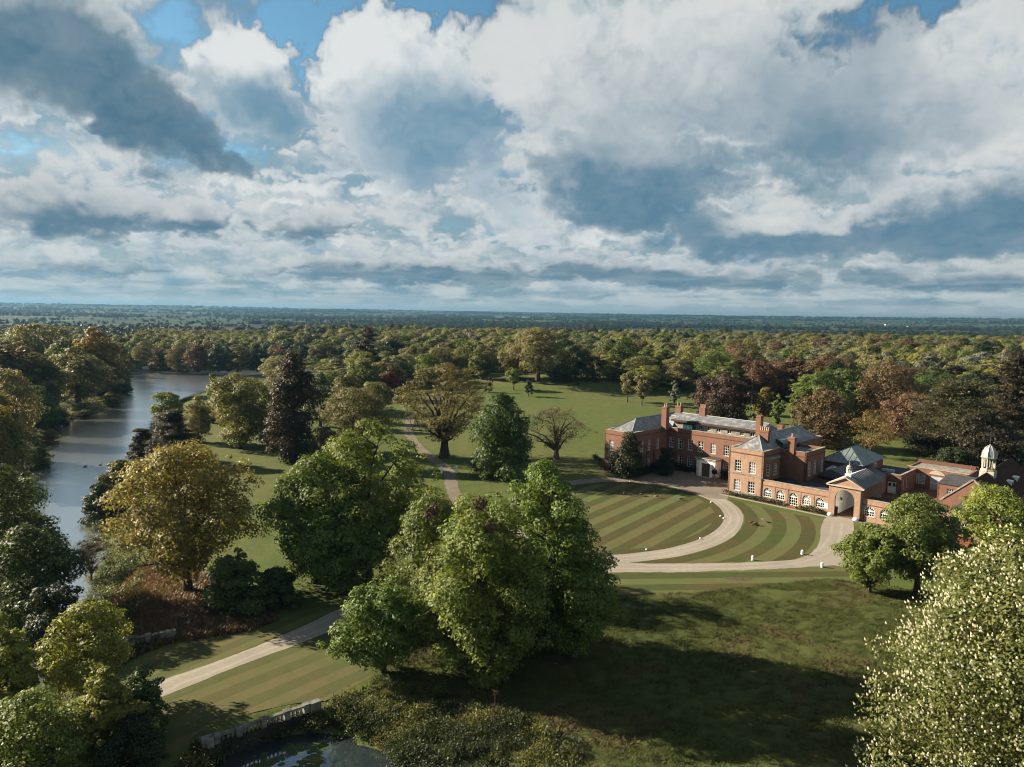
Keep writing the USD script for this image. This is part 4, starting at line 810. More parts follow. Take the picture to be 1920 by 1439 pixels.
def make_tree(seed,H,R,leafm,env='dome',base=.2,nl=90,rl=None,nleaf=16000,leaf=.4,trunk=None,K=9,fork=.32,top=.72,bark='bark',kind='broad',tw=0,blossom=0,flat_=.8,inner=.2,up=.35,lean=(0,0),tiers=9,sub=True,lump=.42,tww=.016,minr=.03,spray=None):
    rng=np.random.default_rng(seed); rl=rl or R*.24; parts=[]
    trunk=trunk or .022*H+.06
    if kind=='cedar':
        C,RR=cedar_lobes(rng,H,R,base,tiers,max(4,nl//tiers)); lv=cedar_leaves(rng,C,RR,nleaf,leaf); wood=limbs(rng,H,C,RR,trunk,.2,.95,K,True,lean)
    else:
        C,RR,lv=crown(rng,H,R,base,env,nl,rl,nleaf,leaf,flat_,inner,up,lump,spray=(.34 if H>13 else .18) if spray is None else spray); wood=limbs(rng,H,C,RR,trunk,fork,top,K,sub,lean,minr)
    if lean!=(0,0): pass
    parts.append(('trunk',wood,M[bark])); parts.append(('crown',lv,M['leaf_'+leafm]))
    if tw: parts.append(('twig_spray',twigs(rng,C,RR,tw,R*.2,tww),M['twig']))
    if blossom:
        w=RR**2; k=rng.choice(len(C),blossom,p=w/w.sum()); d=rng.normal(size=(blossom,3)); d/=np.linalg.norm(d,axis=1,keepdims=True); d[:,2]=np.where(d[:,2]<-.25,-d[:,2],d[:,2])
        lumps=.6*meshkit.noise(d*2.3+C[k]*1.7+50,3)+.4*meshkit.noise(d*5.+C[k]*3.+80,4); p=C[k]+d*(RR[k]*1.08*(1-lump+2*lump*lumps))[:,None]*np.array([1,1,flat_]); m=np.array([np.min(np.linalg.norm((q-C)/np.array([1,1,flat_]),axis=1)/RR)>.72 for q in p]); p=p[m]; d=d[m]
        V=[];Fc=[]; 
        ax=d*.55+np.array([0,0,.8]); ax/=np.linalg.norm(ax,axis=1,keepdims=True); t=np.cross(ax,[1.,.2,0]); t/=np.linalg.norm(t,axis=1,keepdims=True); b=np.cross(ax,t); hh=rng.uniform(.17,.34,len(p))[:,None]*blossom_scale; wd=hh*.40
        for q,(cc,ww) in enumerate(((0.,.75),(.3,1.),(1.,.08))):
            for a_ in range(4): V.append(p+ax*hh*cc+(t*math.cos(a_*1.571)+b*math.sin(a_*1.571))*wd*ww)
        V=np.stack(V,1); i=np.arange(len(p))[:,None]*12
        for r_ in (0,4):
            for a_ in range(4): x,y=r_+a_,r_+(a_+1)%4; Fc+=[i+[x,y,y+4],i+[x,y+4,x+4]]
        parts.append(('blossom',(V.reshape(-1,3),np.vstack(Fc)),M['blossom']))
    return parts
blossom_scale=.8
def put_tree(name,label,loc,parts,rotz=0.,scale=None,group=None,cat='tree'):
    t=thing(name,label,cat,loc,rotz,scale,group)
    for n,m,mt in parts: part(t,n,m,mt,kind='stuff' if n in('twig_spray','blossom') else None)
    return t
_cls={}
def proto(key,parts):
    path='/World/kind_'+key; stage.CreateClassPrim(path)
    for n,m,mt in parts: 
        p=usdkit.mesh(stage,f'{path}/{n}',m,mt)
        if n in('twig_spray','blossom'): p.GetPrim().SetCustomDataByKey('kind','stuff')
    _cls[key]=path
def put_copy(name,key,label,cat,loc,rotz,scale,group=None):
    p=thing(name,label,cat,loc,rotz,scale,group); pr=stage.GetPrimAtPath(p)
    pr.GetReferences().AddInternalReference(_cls[key]); pr.SetInstanceable(True); return p
def base_of(px,py):
    p=at(px,py,0.)
    for _ in range(6): p=at(px,py,float(land(np.array([p[0]]),np.array([p[1]]))[0]))
    return p
def spec(bx_,by,ty,w):      # base pixel, top row, crown width in pixels -> place, height, radius
    p=base_of(bx_,by); H=height_to(p,ty); d=math.hypot(p[1],CAM_H-p[2]); return p,H,w/2*d/F
def T(name,label,bx_,by,ty,w,leafm,seed,rot=0.,**kw):
    p,H,R=spec(bx_,by,ty,w); p=(p[0],p[1],p[2]-.1); return put_tree(name,label,p,make_tree(seed,H,R,leafm,**kw),rot)

# the trees one can name, near to far: base pixel, top row, width
L5=dict(nl=190,rl=1.35,nleaf=60000,leaf=.29,env='lime',base=.10,K=10)
T('lime_tree','tall lime tree at the right of the central clump, leaning over the oval lawn',1012,1215,862,205,'lime',11,**L5)
T('lime_tree','front lime tree of the central clump with bright green crown down to the grass',905,1290,915,196,'lime',12,**{**L5,'base':.015,'env':'dome'})
T('lime_tree','lime tree at the left back of the central clump with dark nests in its top',812,1190,912,150,'lime',13,**{**L5,'nleaf':40000,'nl':150})
T('lime_tree','dark lime tree filling the right rear of the central clump',1075,1235,968,150,'lime',14,**{**L5,'nleaf':34000,'nl':130})
T('young_lime_tree','small round lime tree with a visible trunk at the lower left of the central clump',718,1262,1098,165,'lime',15,**{**L5,'nleaf':26000,'nl':100,'rl':1.0,'base':.09,'env':'dome'})
T('lime_tree','lime tree in the middle of the central clump behind the front one',840,1235,1010,150,'fresh',16,**{**L5,'nleaf':30000,'nl':130})
T('lime_tree','tall bright lime tree above the bend of the lane, right of the left clump',688,1080,783,225,'lime',21,**{**L5,'leaf':.36,'nleaf':56000,'rl':1.6})
T('lime_tree','left lime tree of the left clump beside the yellow oak',592,1092,836,185,'lime',22,**{**L5,'leaf':.36,'nleaf':46000,'rl':1.6})
T('lime_tree','lower lime tree in front of the left clump shading the lane',640,1112,905,150,'lime',23,**{**L5,'leaf':.36,'nleaf':34000,'nl':130})
T('oak_tree','golden young-leaved oak with spreading limbs on the bank left of the lawns',352,1112,832,244,'yeloak',31,env='dome',base=.13,nl=150,rl=2.0,nleaf=46000,leaf=.36,K=14,fork=.2,top=.7,trunk=.55,inner=.35)
T('thorn_tree','small dark green thorn tree at the foot of the golden oak',440,1150,1030,105,'mid',32,env='skirt',base=.03,nl=70,nleaf=16000,leaf=.34)
T('thorn_tree','low shrubby tree between the golden oak and the roadside lawn',520,1136,1064,84,'mid',33,env='skirt',base=.03,nl=60,nleaf=12000,leaf=.34)
T('giant_conifer','tall dark brown conifer tapering to a blunt top behind the left clump',551,866,656,92,'cedar',41,spray=.12,env='column',base=.02,nl=150,rl=1.8,nleaf=30000,leaf=.55,trunk=.8,top=.9,up=.1)
T('spreading_oak','great sparse brown oak with bare spreading limbs beside the lane',833,858,680,172,'bronze',42,env='dome',base=.17,nl=230,rl=1.55,nleaf=21000,leaf=.38,trunk=1.05,K=22,fork=.2,top=.74,tw=5000,inner=.45,flat_=.55,minr=.06)
T('dense_oak','dense dark green tree standing between the spreading oak and the bare oak',938,895,738,128,'mid',43,env='skirt',base=.05,nl=140,rl=2.1,nleaf=34000,leaf=.5)
T('bare_oak','half-bare old oak with twisted limbs left of the mansion',1043,862,764,122,'bud',44,env='dome',base=.2,nl=120,rl=1.5,nleaf=2600,leaf=.32,trunk=.7,K=18,fork=.18,top=.62,tw=5000,inner=.5,minr=.05,tww=.010,bark='bark_pale')
T('birch_clump','olive spreading tree with a reddish top at the head of the left lawn',450,842,700,125,'olive',45,env='dome',base=.06,nl=130,rl=2.,nleaf=26000,leaf=.5,K=12,inner=.35)
T('fresh_maple','pale green small tree at the water behind the dark pine',312,798,735,62,'fresh',46,env='dome',base=.1,nl=60,nleaf=9000,leaf=.5)
T('larch_tree','pointed bright green tree between the lake and the olive tree',400,792,700,48,'fresh',47,env='cone',base=.03,nl=70,nleaf=9000,leaf=.5)
T('dark_pine','flat-layered dark pine on the bank above the golden oak',325,868,768,92,'cedar',48,kind='cedar',base=.15,tiers=10,nl=170,nleaf=24000,leaf=.5)
T('dark_pine','low dark pine nearest the river on the right bank',268,868,805,60,'cedar',49,kind='cedar',base=.12,tiers=8,nl=120,nleaf=15000,leaf=.5)
T('bank_willow','greyish bush of bare and leafy stems at the river edge below the pines',228,930,862,75,'olive',50,spray=.03,env='skirt',base=.03,nl=60,nleaf=11000,leaf=.4,tw=2500)
T('bank_thicket','dark thicket on the river bank beneath the golden oak',190,985,905,70,'dark',51,spray=.0,env='skirt',base=.03,nl=50,nleaf=9000,leaf=.4)
T('leaning_bare_tree','small leafless tree leaning out over the river',172,1100,1010,70,'bud',52,env='vase',base=.3,nl=40,rl=1.,nleaf=300,leaf=.25,tw=2600,K=9,fork=.2,top=.6,trunk=.2)
T('tan_tree','feathery light brown tree half hidden behind the left lime clump',662,850,726,136,'tan',53,env='dome',base=.1,nl=130,rl=1.8,nleaf=19000,leaf=.42,tw=4000,inner=.4)
T('garden_tree','olive tree behind the feathery tan one at the end of the far lawn',704,778,716,66,'olive',123,env='dome',base=.08,nleaf=9000,leaf=.55,nl=70)
T('brown_thorn','low brown tree between the tall conifer and the lime clump',612,872,800,70,'brown',54,env='skirt',base=.05,nl=60,nleaf=9000,leaf=.45)
T('river_maple','large dark tree at the left edge overhanging the river',20,1180,868,210,'mid',61,env='lime',base=.05,nl=130,nleaf=46000,leaf=.34)
T('river_maple','dark tree with ragged lower boughs reflected in the river at the left edge',55,1240,985,165,'mid',62,env='dome',base=.08,nl=90,nleaf=26000,leaf=.32)
T('field_maple','yellow-green maple beside the stone balustrade at lower left',168,1330,1132,150,'limeyel',63,env='dome',base=.15,nl=80,nleaf=24000,leaf=.26)
T('field_maple','narrow yellow-green maple in front at lower left, its top sunlit',205,1440,1248,100,'limeyel',64,env='lime',base=.12,nl=70,nleaf=22000,leaf=.22)
T('field_maple','broad yellow-green maple filling the bottom left corner',62,1490,1305,190,'limeyel',65,env='dome',base=.1,nl=110,nleaf=36000,leaf=.22)
T('field_maple','yellow-green maple cut by the left edge above the corner maple',10,1380,1148,110,'limeyel',66,env='lime',base=.1,nl=80,nleaf=26000,leaf=.25)
T('river_maple','added dark maple behind the corner maples, shading the roadside lawn',112,1285,1098,130,'dark',69,env='dome',base=.08,nl=70,nleaf=20000,leaf=.3)  # tree added here to throw shade over the roadside lawn
T('dark_hawthorn','dark shrub between the corner maples and the lane',268,1370,1255,90,'mid',67,env='skirt',base=.03,nl=60,nleaf=16000,leaf=.22)
T('dark_hawthorn','shaded shrub in front of the lower left maples',250,1450,1345,120,'dark',68,env='skirt',base=.03,nl=60,nleaf=16000,leaf=.2)
T('young_oak','round green tree beside the drive in front of the wall range',1628,1112,985,112,'fresh',71,env='dome',base=.12,nl=80,nleaf=22000,leaf=.32)
T('garden_oak','spreading green tree before the hall and gate, right of the drive',1718,1114,926,146,'fresh',72,env='dome',base=.12,nl=120,rl=1.25,nleaf=36000,leaf=.30)
T('golden_oak','yellow-green oak in front of the brick hall at the right edge',1858,1052,912,142,'limeyel',73,env='dome',base=.18,nl=80,rl=1.3,nleaf=17000,leaf=.33,K=14,inner=.35)
p_=at(1900,1545); 
put_tree('horse_chestnut','big horse chestnut covered in cream flower candles in the bottom right corner',(p_[0],p_[1],-.1),make_tree(81,height_to(p_,1003),9.6,'chest',env='skirt',base=.04,nl=100,rl=2.5,nleaf=110000,leaf=.25,spray=.22,trunk=.55,blossom=10500,lump=.6))
# mid distance
m5=dict(leaf=.6,nl=110)
T('copper_beech','rounded coppery brown beech on the lawn right of the mansion',1541,838,725,112,'copper',91,env='skirt',base=.07,nleaf=18000,rl=2.2,**m5)
T('copper_beech','tall coppery beech behind the yellow thorn, right of the rounded beech',1660,806,676,150,'copper',92,env='skirt',base=.05,nleaf=24000,rl=3.,**m5)
T('copper_beech','lower coppery beech in front of the cedar, with orange sunlit lumps',1705,822,738,110,'copper',93,env='skirt',base=.06,nleaf=16000,rl=2.2,**m5)
T('purple_beech','dark purple-brown beech rising behind the mansion roof',1356,812,702,122,'purple',94,env='dome',base=.08,nleaf=22000,rl=2.,K=14,**m5)
T('cedar_of_lebanon','huge dark layered cedar right of the copper beeches',1790,852,716,190,'cedarg',95,kind='cedar',base=.05,tiers=10,nl=300,nleaf=40000,leaf=.7,trunk=1.)
T('cedar_of_lebanon','dark cedar rising at the right edge behind the cupola',1895,842,662,120,'cedar',96,kind='cedar',base=.1,tiers=11,nl=220,nleaf=28000,leaf=.7,trunk=.9)
T('holm_oak','dark evergreen mass between the yard and the right-hand cedars',1838,868,772,150,'cedar',97,env='skirt',base=.03,nleaf=20000,rl=2.3,**m5)
T('holm_oak','dark shrubby evergreen behind the coach house roof',1790,884,838,80,'dark',98,env='skirt',base=.03,nleaf=9000,leaf=.5,nl=60)
T('golden_thorn','thin yellow-brown tree on the lawn behind the hipped pavilion',1632,858,768,100,'yeloak',99,env='dome',base=.18,nleaf=3000,leaf=.42,nl=90,rl=1.2,trunk=.3,K=12,tw=2500,inner=.4,flat_=.5,tww=.012)
T('oak_tree','dark green oak behind the rounded copper beech',1570,800,692,112,'mid',100,env='dome',base=.07,nleaf=20000,rl=2.4,**m5)
T('fresh_maple','bright mid-green tree standing up behind the purple beech',1338,735,660,92,'fresh',101,env='dome',base=.06,nleaf=16000,rl=2.6,**m5)
T('mound_oak','large orange-brown oak with a clear trunk on the mound',1008,713,616,112,'tan',102,env='dome',base=.14,nleaf=20000,rl=3.,leaf=.75,nl=110,trunk=1.0,K=14,inner=.35)
T('mound_oak','olive-green oak leaning left beside the orange-brown one on the mound',962,716,648,85,'olive',103,env='dome',base=.12,nleaf=13000,rl=2.6,leaf=.75,nl=80)
T('holm_oak','dense black-green evergreen oak on the mound',1077,728,648,96,'dark',104,env='skirt',base=.03,nleaf=20000,rl=2.6,leaf=.75,nl=100)
T('flowering_chestnut','dark chestnut with cream blossom on top, left of the mound',905,712,646,56,'chest',105,env='dome',base=.05,nleaf=11000,leaf=.7,nl=80,blossom=1200)
T('lawn_tree','small pale-trunked tree on the slope below the mound oaks',963,733,692,34,'fresh',106,env='dome',base=.32,nleaf=3500,leaf=.5,nl=36,trunk=.35,bark='bark_pale')
T('lawn_tree','small round staked tree on the sunny slope below the mound',991,744,712,20,'mid',107,env='skirt',base=.2,nleaf=2600,leaf=.45,nl=30)
T('lawn_tree','small dark round tree left of the staked tree',917,736,708,20,'dark',108,env='skirt',base=.08,nleaf=2600,leaf=.45,nl=30)
T('russet_tree','left of two young russet trees with pale trunks behind the lawn',1176,754,698,36,'tan',109,env='dome',base=.22,nleaf=3600,leaf=.55,nl=45,trunk=.3,bark='bark_pale',tw=1200)
T('russet_tree','right of two young russet trees with pale trunks behind the lawn',1203,760,703,38,'tan',110,env='dome',base=.22,nleaf=4000,leaf=.55,nl=45,trunk=.3,bark='bark_pale',tw=1200)
T('pale_birch','slim pale grey-green birch left of the purple beech',1264,756,712,22,'grey',111,env='column',base=.08,nleaf=3000,leaf=.5,nl=36)
T('red_maple','crimson maple among green trees left of the spreading oak',735,748,698,44,'red',112,env='dome',base=.04,nleaf=7000,leaf=.6,nl=60)
T('garden_tree','round green tree left of the crimson maple',680,748,672,86,'fresh',113,env='skirt',base=.05,nleaf=14000,leaf=.7,nl=80)
T('garden_tree','dark green bush tree with brown flank below the round green tree',655,770,700,76,'olive',114,env='skirt',base=.04,nleaf=10000,leaf=.6,nl=70)
T('grey_willow','silvery grey-green tree above the crimson maple',745,728,668,44,'grey',115,env='dome',base=.05,nleaf=6000,leaf=.7,nl=50)
T('flowering_chestnut','grey-green tree with white blossom right of the tall conifer',600,800,698,62,'chest',116,env='dome',base=.05,nleaf=11000,leaf=.55,nl=80,blossom=1800)
T('tall_pine','dark flat-topped pine standing above the wood left of centre',690,722,618,60,'cedar',117,kind='cedar',base=.3,tiers=9,nl=110,nleaf=11000,leaf=.9)
T('young_lime_tree','left of two small bright green trees on the far lawn beside the rounded beech',1458,795,738,26,'fresh',118,env='lime',base=.08,nleaf=3600,leaf=.5,nl=36)
T('young_lime_tree','right of two small bright green trees on the far lawn beside the rounded beech',1488,792,730,24,'fresh',119,env='lime',base=.08,nleaf=3400,leaf=.5,nl=36)
T('thorn_tree','yellowish bush tree on the far lawn right of the purple beech',1432,780,726,40,'yeloak',120,env='skirt',base=.05,nleaf=5000,leaf=.55,nl=45)
T('yew_tree','tall dark climber-covered tree against the left wing of the mansion',1178,896,808,70,'ivy',121,env='column',base=.01,nleaf=14000,leaf=.36,nl=110,rl=1.1,top=.8,up=.1)
T('climbing_shrub','dark ivy and shrubs in the corner between left wing and main front',1247,890,838,40,'ivy',122,env='skirt',base=.01,nleaf=7000,leaf=.3,nl=50,rl=.9,top=.6)

# ---------- the woods: crowns of a dozen kinds, each tree placed on its own ----------
rngF=np.random.default_rng(77)
KIND={'olive':('olive','dome'),'tan':('tan','dome'),'dark':('mid','skirt'),'fresh':('fresh','dome'),'yellow':('yellow','dome'),'pale':('pale','round'),'brown':('brown','dome'),'copper':('copper','skirt'),'evergreen':('dark','skirt'),'grey':('grey','dome'),'golden':('yeloak','dome')}
VAR={}
for k_,(lm,env) in KIND.items():
    for v_ in (0,1):
        key=f'{k_}_{"ab"[v_]}'; H,R=(15.,6.2) if v_==0 else (15.,5.0)
        proto(key,make_tree(500+len(VAR),H,R,lm,env=env if v_==0 else 'lime',base=.06,nl=110,rl=1.5 if v_==0 else 1.2,nleaf=12500,leaf=.50,K=6,sub=False)); VAR[key]=(H,R)
proto('layered',make_tree(590,17.,7.,'cedar',kind='cedar',base=.15,tiers=7,nl=70,nleaf=7000,leaf=.9,K=5,sub=False)); VAR['layered']=(17.,7.)
proto('flowering',make_tree(591,14.,5.6,'chest',env='dome',base=.06,nl=70,rl=1.8,nleaf=7000,leaf=.62,K=5,sub=False,blossom=900)); VAR['flowering']=(14.,5.6)
COL={'olive':'olive','tan':'light brown','dark':'deep green','fresh':'fresh green','yellow':'bright yellow-green','pale':'pale willow-green','brown':'dull brown','copper':'coppery','evergreen':'blackish evergreen','grey':'silvery grey','golden':'golden','layered':'dark layered conifer','flowering':'cream-flowered chestnut'}
def zpix(p): x,y=proj(p); return x,y
seen={}
PEND=[]
def wood_tree(p,key,H,R,where,group,rot=None,cat='tree'):
    h0,r0_=VAR[key]; k=key.rsplit('_',1)[0]; k=key if key in COL else k
    px,_=proj((p[0],p[1],p[2]+H*.6)); 
    size='tall' if H>16.5 else ('low' if H<12 else ('broad' if R>9.4 else 'rounded'))
    lab=f"{size} {COL[k]} tree {where}" if 'conifer' not in COL[k] and 'chestnut' not in COL[k] else f"{size} {COL[k]} {where}"
    PEND.append((px,lab,'wood_tree' if 'layered' not in key else 'wood_conifer',key,cat,(p[0],p[1],p[2]-.2),(rngF.random()*360 if rot is None else rot),(R/r0_,R/r0_,H/h0),group))
ORD=['first','second','third','fourth','fifth','sixth','seventh','eighth','ninth','tenth','eleventh','twelfth']
def place_pending():
    by={}
    for e in PEND: by.setdefault(e[1],[]).append(e)
    for lab,l in by.items():
        l.sort(key=lambda e:e[0])
        for q,e in enumerate(l):
            t=lab if len(l)==1 else (f"{lab}, "+("leftmost of "+('two' if len(l)==2 else 'these') if q==0 else ('rightmost of '+('two' if len(l)==2 else 'these') if q==len(l)-1 else f'{ORD[min(q,11)]} from left')))
            put_copy(e[2],e[3],t,e[4],e[5],e[6],e[7],e[8])
def W(px,by,ty,w,key,where,group='trees along the river and lake'):
    p,H,R=spec(px,by,ty,w); wood_tree(p,key,H,R,where,group)
# left bank of the river
for a in [(196,742,640,88,'tan_a','at the river bend, the last before the marina'),(222,722,642,46,'brown_a','beside the marina at the river mouth'),(146,752,650,112,'tan_b','leaning over the swans on the far bank'),(80,770,668,100,'olive_b','left of the tree leaning over the swans'),(40,770,640,130,'brown_b','behind the left bank at the picture edge'),
   (70,800,722,76,'dark_a','with the sunlit top above the river bushes'),(30,812,706,92,'olive_a','second from the left edge above the river'),(10,860,690,120,'tan_a','at the left edge above the dark river maple'),(-30,880,740,140,'dark_a','cut by the left edge above the river maple'),(20,850,770,66,'brown_a','low over the shaded river bank at the left'),(10,905,760,80,'golden_a','with yellow tips right at the left edge'),
   (180,740,612,90,'golden_b','behind the river bend tree'),(130,730,634,90,'flowering','in the left-bank wood'),(70,720,606,95,'pale_a','forming the domed clump above the left wood'),(110,705,612,70,'olive_a','at the right end of the domed far clump'),(35,715,612,60,'grey_a','at the left end of the domed far clump'),(15,730,640,70,'evergreen_a','under the domed far clump'),(-10,770,640,100,'copper_a','at the left edge below the domed far clump'),
   (232,741,712,36,'dark_b','low bush at the river bend below the marina'),(206,764,735,48,'olive_b','low bush second along the waterline from the bend'),(160,783,752,56,'tan_b','low bush at the waterline behind the swans'),(114,801,768,44,'dark_b','low bush beside the swans'),(94,838,802,36,'brown_b','low bush jutting out below the swans'),(80,884,838,40,'dark_a','low bush on the dark left bank'),(300,697,650,54,'copper_a','at the left end of the dark belt across the lake'),(335,697,648,50,'brown_a','second in the dark belt across the lake'),(372,697,646,56,'copper_b','third in the dark belt across the lake'),(410,697,644,52,'evergreen_a','fourth in the dark belt across the lake'),(446,697,648,50,'brown_b','fifth in the dark belt across the lake'),(482,697,646,54,'evergreen_b','sixth in the dark belt across the lake'),(520,697,645,50,'copper_a','seventh in the dark belt across the lake'),(560,698,642,60,'evergreen_a','behind the tall conifer at the lake end'),(598,702,646,54,'brown_a','right of the tall conifer at the lake end'),
   (270,685,640,40,'tan_a','behind the marina boats'),(258,678,632,36,'fresh_a','above the marina, far side')]:
    W(*a)
# behind the olive tree and pines on the near shore
for a in [(420,800,735,60,'golden_a','left of the pointed bright tree by the lake'),(505,835,735,70,'grey_b','right of the olive tree under the conifer'),(372,830,742,56,'tan_b','between the two pines and the olive tree'),(560,760,690,60,'fresh_b','behind the tall conifer'),(640,790,712,60,'olive_b','just right of the flowering grey-green tree')]: W(*a,group='trees along the river and lake')
# the great wood behind the lawns
FRONT=[(560,772),(640,762),(700,745),(760,728),(830,726),(880,720),(930,716),(1030,712),(1125,724),(1150,738),(1240,742),(1300,748),(1400,757),(1500,764),(1560,772),(1620,772),(1700,782),(1800,790),(1900,800),(2060,815)]
fw=np.array([at(x,y)[:2] for x,y in FRONT]); faz=fw[:,0]/fw[:,1]; fd=fw[:,1]
cands=[]
for y in np.arange(240,980,14.2):
    for x in np.arange(-260,740,13.6):
        X=x+rngF.uniform(-5.5,5.5); Y=y+rngF.uniform(-5.5,5.5); a=X/Y
        if a<-.33 or a>.86: continue
        f=np.interp(a,faz,fd)
        if Y<f+3: continue
        cands.append((Y-f,X,Y,a))
cands=np.array(cands)
zz=land(cands[:,1],cands[:,2]); inl=contains_xy(RIVER.buffer(5.),cands[:,1],cands[:,2]); cands,zz=cands[~inl],zz[~inl]
# mixed in drifts: a low-frequency pattern picks the kind
q=np.stack([cands[:,1]/70,cands[:,2]/45,cands[:,1]*0],-1); n1=meshkit.fbm(q,3,41); n2=meshkit.fbm(q+90,3,43); n3=rngF.random(len(cands))
order=np.argsort(cands[:,0]+.0*cands[:,2]); named=0; mass={k:[] for k in VAR}
ZONES=[(-.4,-.215,'beyond the lake end'),(-.215,-.13,'behind the crimson maple'),(-.13,-.04,'behind the spreading oak'),(-.04,.09,'behind the mound oaks'),(.09,.2,'behind the russet trees'),(.2,.31,'behind the mansion roof'),(.31,.42,'behind the rounded beech'),(.42,.53,'behind the tall copper beeches'),(.53,.63,'behind the great cedar'),(.63,.9,'by the right edge')]
for i_ in order:
    dlt,X,Y,a=cands[i_]; u=n3[i_]; v=(n1[i_]-.5)*3+.5+(u-.5)*.5; w_=(n2[i_]-.5)*3+.5
    if a>.25 and 60<dlt<170: v=v*.6+.45
    if v<.12: k='evergreen' if u<.6 else 'dark'
    elif v<.30: k=('dark','olive','brown','dark')[int(u*4)]
    elif v<.52: k=('olive','tan','fresh','olive','fresh')[int(u*5)]
    elif v<.72: k=('fresh','olive','pale','yellow','yellow')[int(u*5)]
    elif v<.9: k=('yellow','pale','yellow','tan')[int(u*4)]
    else: k=('tan','grey','pale','tan')[int(u*4)]
    if w_>1.02 and a>.3: k='copper' if u<.6 else 'brown'
    if u>.975: k='layered'
    elif u<.02: k='flowering'
    key=k if k in VAR else k+('_a' if n3[i_]*97%1<.6 else '_b')
    H=rngF.uniform(11.,18.)*(1.+.12*(w_-.5)); R=rngF.uniform(6.4,10.8)*(.75+.25*H/14)
    if key=='layered': H*=1.15
    if dlt<12: H*=.85
    if a<-.215 and Y<430: H*=.8
    p=(X,Y,zz[i_])
    if named<205:
        z=[n for lo,hi,n in ZONES if lo<=a<hi]; row='front edge' if dlt<14 else ('second row' if dlt<30 else 'depth')
        wood_tree(p,key,H,R,{'front edge':'at the front ','second row':'in the second rank ','depth':'deep '}[row]+z[0],'trees of the wood behind the lawns'); named+=1
    else: mass[key].append((X,Y,zz[i_]-.2,R,H))
place_pending()
def instancer(name,protos,rows,kind='stuff',parent='/World'):
    """rows: (prototype index, x, y, z, scale xy, scale z, turn)"""
    pi=UsdGeom.PointInstancer.Define(stage,nm(parent,name)); pa=[]
    for pn,mesh,mt in protos:
        pp=f"{pi.GetPath()}/{pn}"; 
        if mesh is None: x=UsdGeom.Xform.Define(stage,pp); x.GetPrim().GetReferences().AddInternalReference(mt)
        else: usdkit.mesh(stage,pp,mesh,mt)
        pa.append(Sdf.Path(pp))
    pi.CreatePrototypesRel().SetTargets(pa); r=np.array(rows,float)
    pi.CreateProtoIndicesAttr(Vt.IntArray.FromNumpy(r[:,0].astype(np.int32))); pi.CreatePositionsAttr(Vt.Vec3fArray.FromNumpy(r[:,1:4].astype(np.float32)))
    pi.CreateScalesAttr(Vt.Vec3fArray.FromNumpy(r[:,[4,4,5]].astype(np.float32)))
    o=np.zeros((len(r),4),np.float32); o[:,0]=np.sin(r[:,6]/2)*0; hq=np.cos(r[:,6]/2),np.sin(r[:,6]/2)
    pi.CreateOrientationsAttr(Vt.QuathArray([Gf.Quath(float(a_),0,0,float(b_)) for a_,b_ in zip(*hq)]))
    tag(pi.GetPrim(),kind=kind); return pi
# deep wood that reads as one mass
def blob(seed,leafm,H,R,n,leaf,env='dome'):
    rng=np.random.default_rng(seed); return crown(rng,H,R,.03,env,34,R*.36,n,leaf,.8,.2,.4)[2]
BL=[(f'crown_{k}',blob(700+q,KIND[k][0],13.,6.,4200,.8),M['leaf_'+KIND[k][0]]) for q,k in enumerate(KIND)]
kidx={k:q for q,k in enumerate(KIND)}
rows=[]
for key,l in mass.items():
    k=key.rsplit('_',1)[0]; k={'layered':'evergreen','flowering':'dark'}.get(key,k)
    for (X,Y,Z,R,H) in l: rows.append((kidx[k],X,Y,Z,R/6.,H/13.,rngF.random()*6.28))
# left-hand woods beyond the river and around the lake
for y in np.arange(270,900,9.5):
    for x in np.arange(-620,-60,9.5):
        X,Y=x+rngF.uniform(-3.5,3.5),y+rngF.uniform(-3.5,3.5); a=X/Y
        if a>-.2 or a<-.9: continue
        pxl=proj((X,Y,0))[0]
        if Y<470 and -.56<a<-.2 and pxl>238: continue
        if pxl<=240 and Y<300+max(0,(pxl-150))*.9: continue
        if 155<pxl<255 and Y>640: continue
        Z=float(land(np.array([X]),np.array([Y]))[0])
        if Z<-1.5: continue
        v=meshkit.fbm(np.array([[X/80,Y/50,3.]]),3,47)[0]; u=rngF.random(); ks=['evergreen','dark','olive','brown','olive','tan','pale','fresh','pale','yellow']; k=ks[int(np.clip((v-.25)/.5+rngF.uniform(-.25,.25),0,.999)*10)]
        rows.append((kidx[k],X,Y,Z-.2,rngF.uniform(5,8.5)/6,rngF.uniform(9,15)/13*(1 if Y<600 else .8),rngF.random()*6.28))
instancer('woodland',BL,rows)
# farmland beyond: hedges, copses and woods thinning into the distance
FB=[(f'far_crown_{k}',blob(800+q,lm,9.,6.,420,2.1,'skirt'),M['leaf_'+lm]) for q,(k,lm) in enumerate((('dark','far'),('olive','far_olive'),('mid','far'),('tan','far_olive')))]
rows=[]; N=60000
r_=np.exp(rngF.uniform(math.log(880),math.log(10500),N)); th=rngF.uniform(-.72,.72,N); X=r_*np.sin(th); Y=r_*np.cos(th)
f1_=meshkit.fbm(np.stack([X/520,Y/300,X*0],-1),4,61)
vx=np.random.default_rng(5); cell=np.stack([X*.0042,Y*.0021],-1)
sd=[]; 
for gi in range(-60,61):
    for gj in range(0,40): sd.append((gi+vx.random(),gj+vx.random()))
TR=cKDTree(np.array(sd)); d2=TR.query(cell,k=2)[0]; hedge=(d2[:,1]-d2[:,0])<.05
keep=(hedge&(rngF.random(N)<.65))|(f1_>.585)|((f1_>.55)&(rngF.random(N)<.2))
gap=(np.abs(X/Y+.43)<.06)&(Y<1150); keep&=~gap
X,Y,f1_,hedge=X[keep],Y[keep],f1_[keep],hedge[keep]; Z=land(X,Y); rr=np.hypot(X,Y)
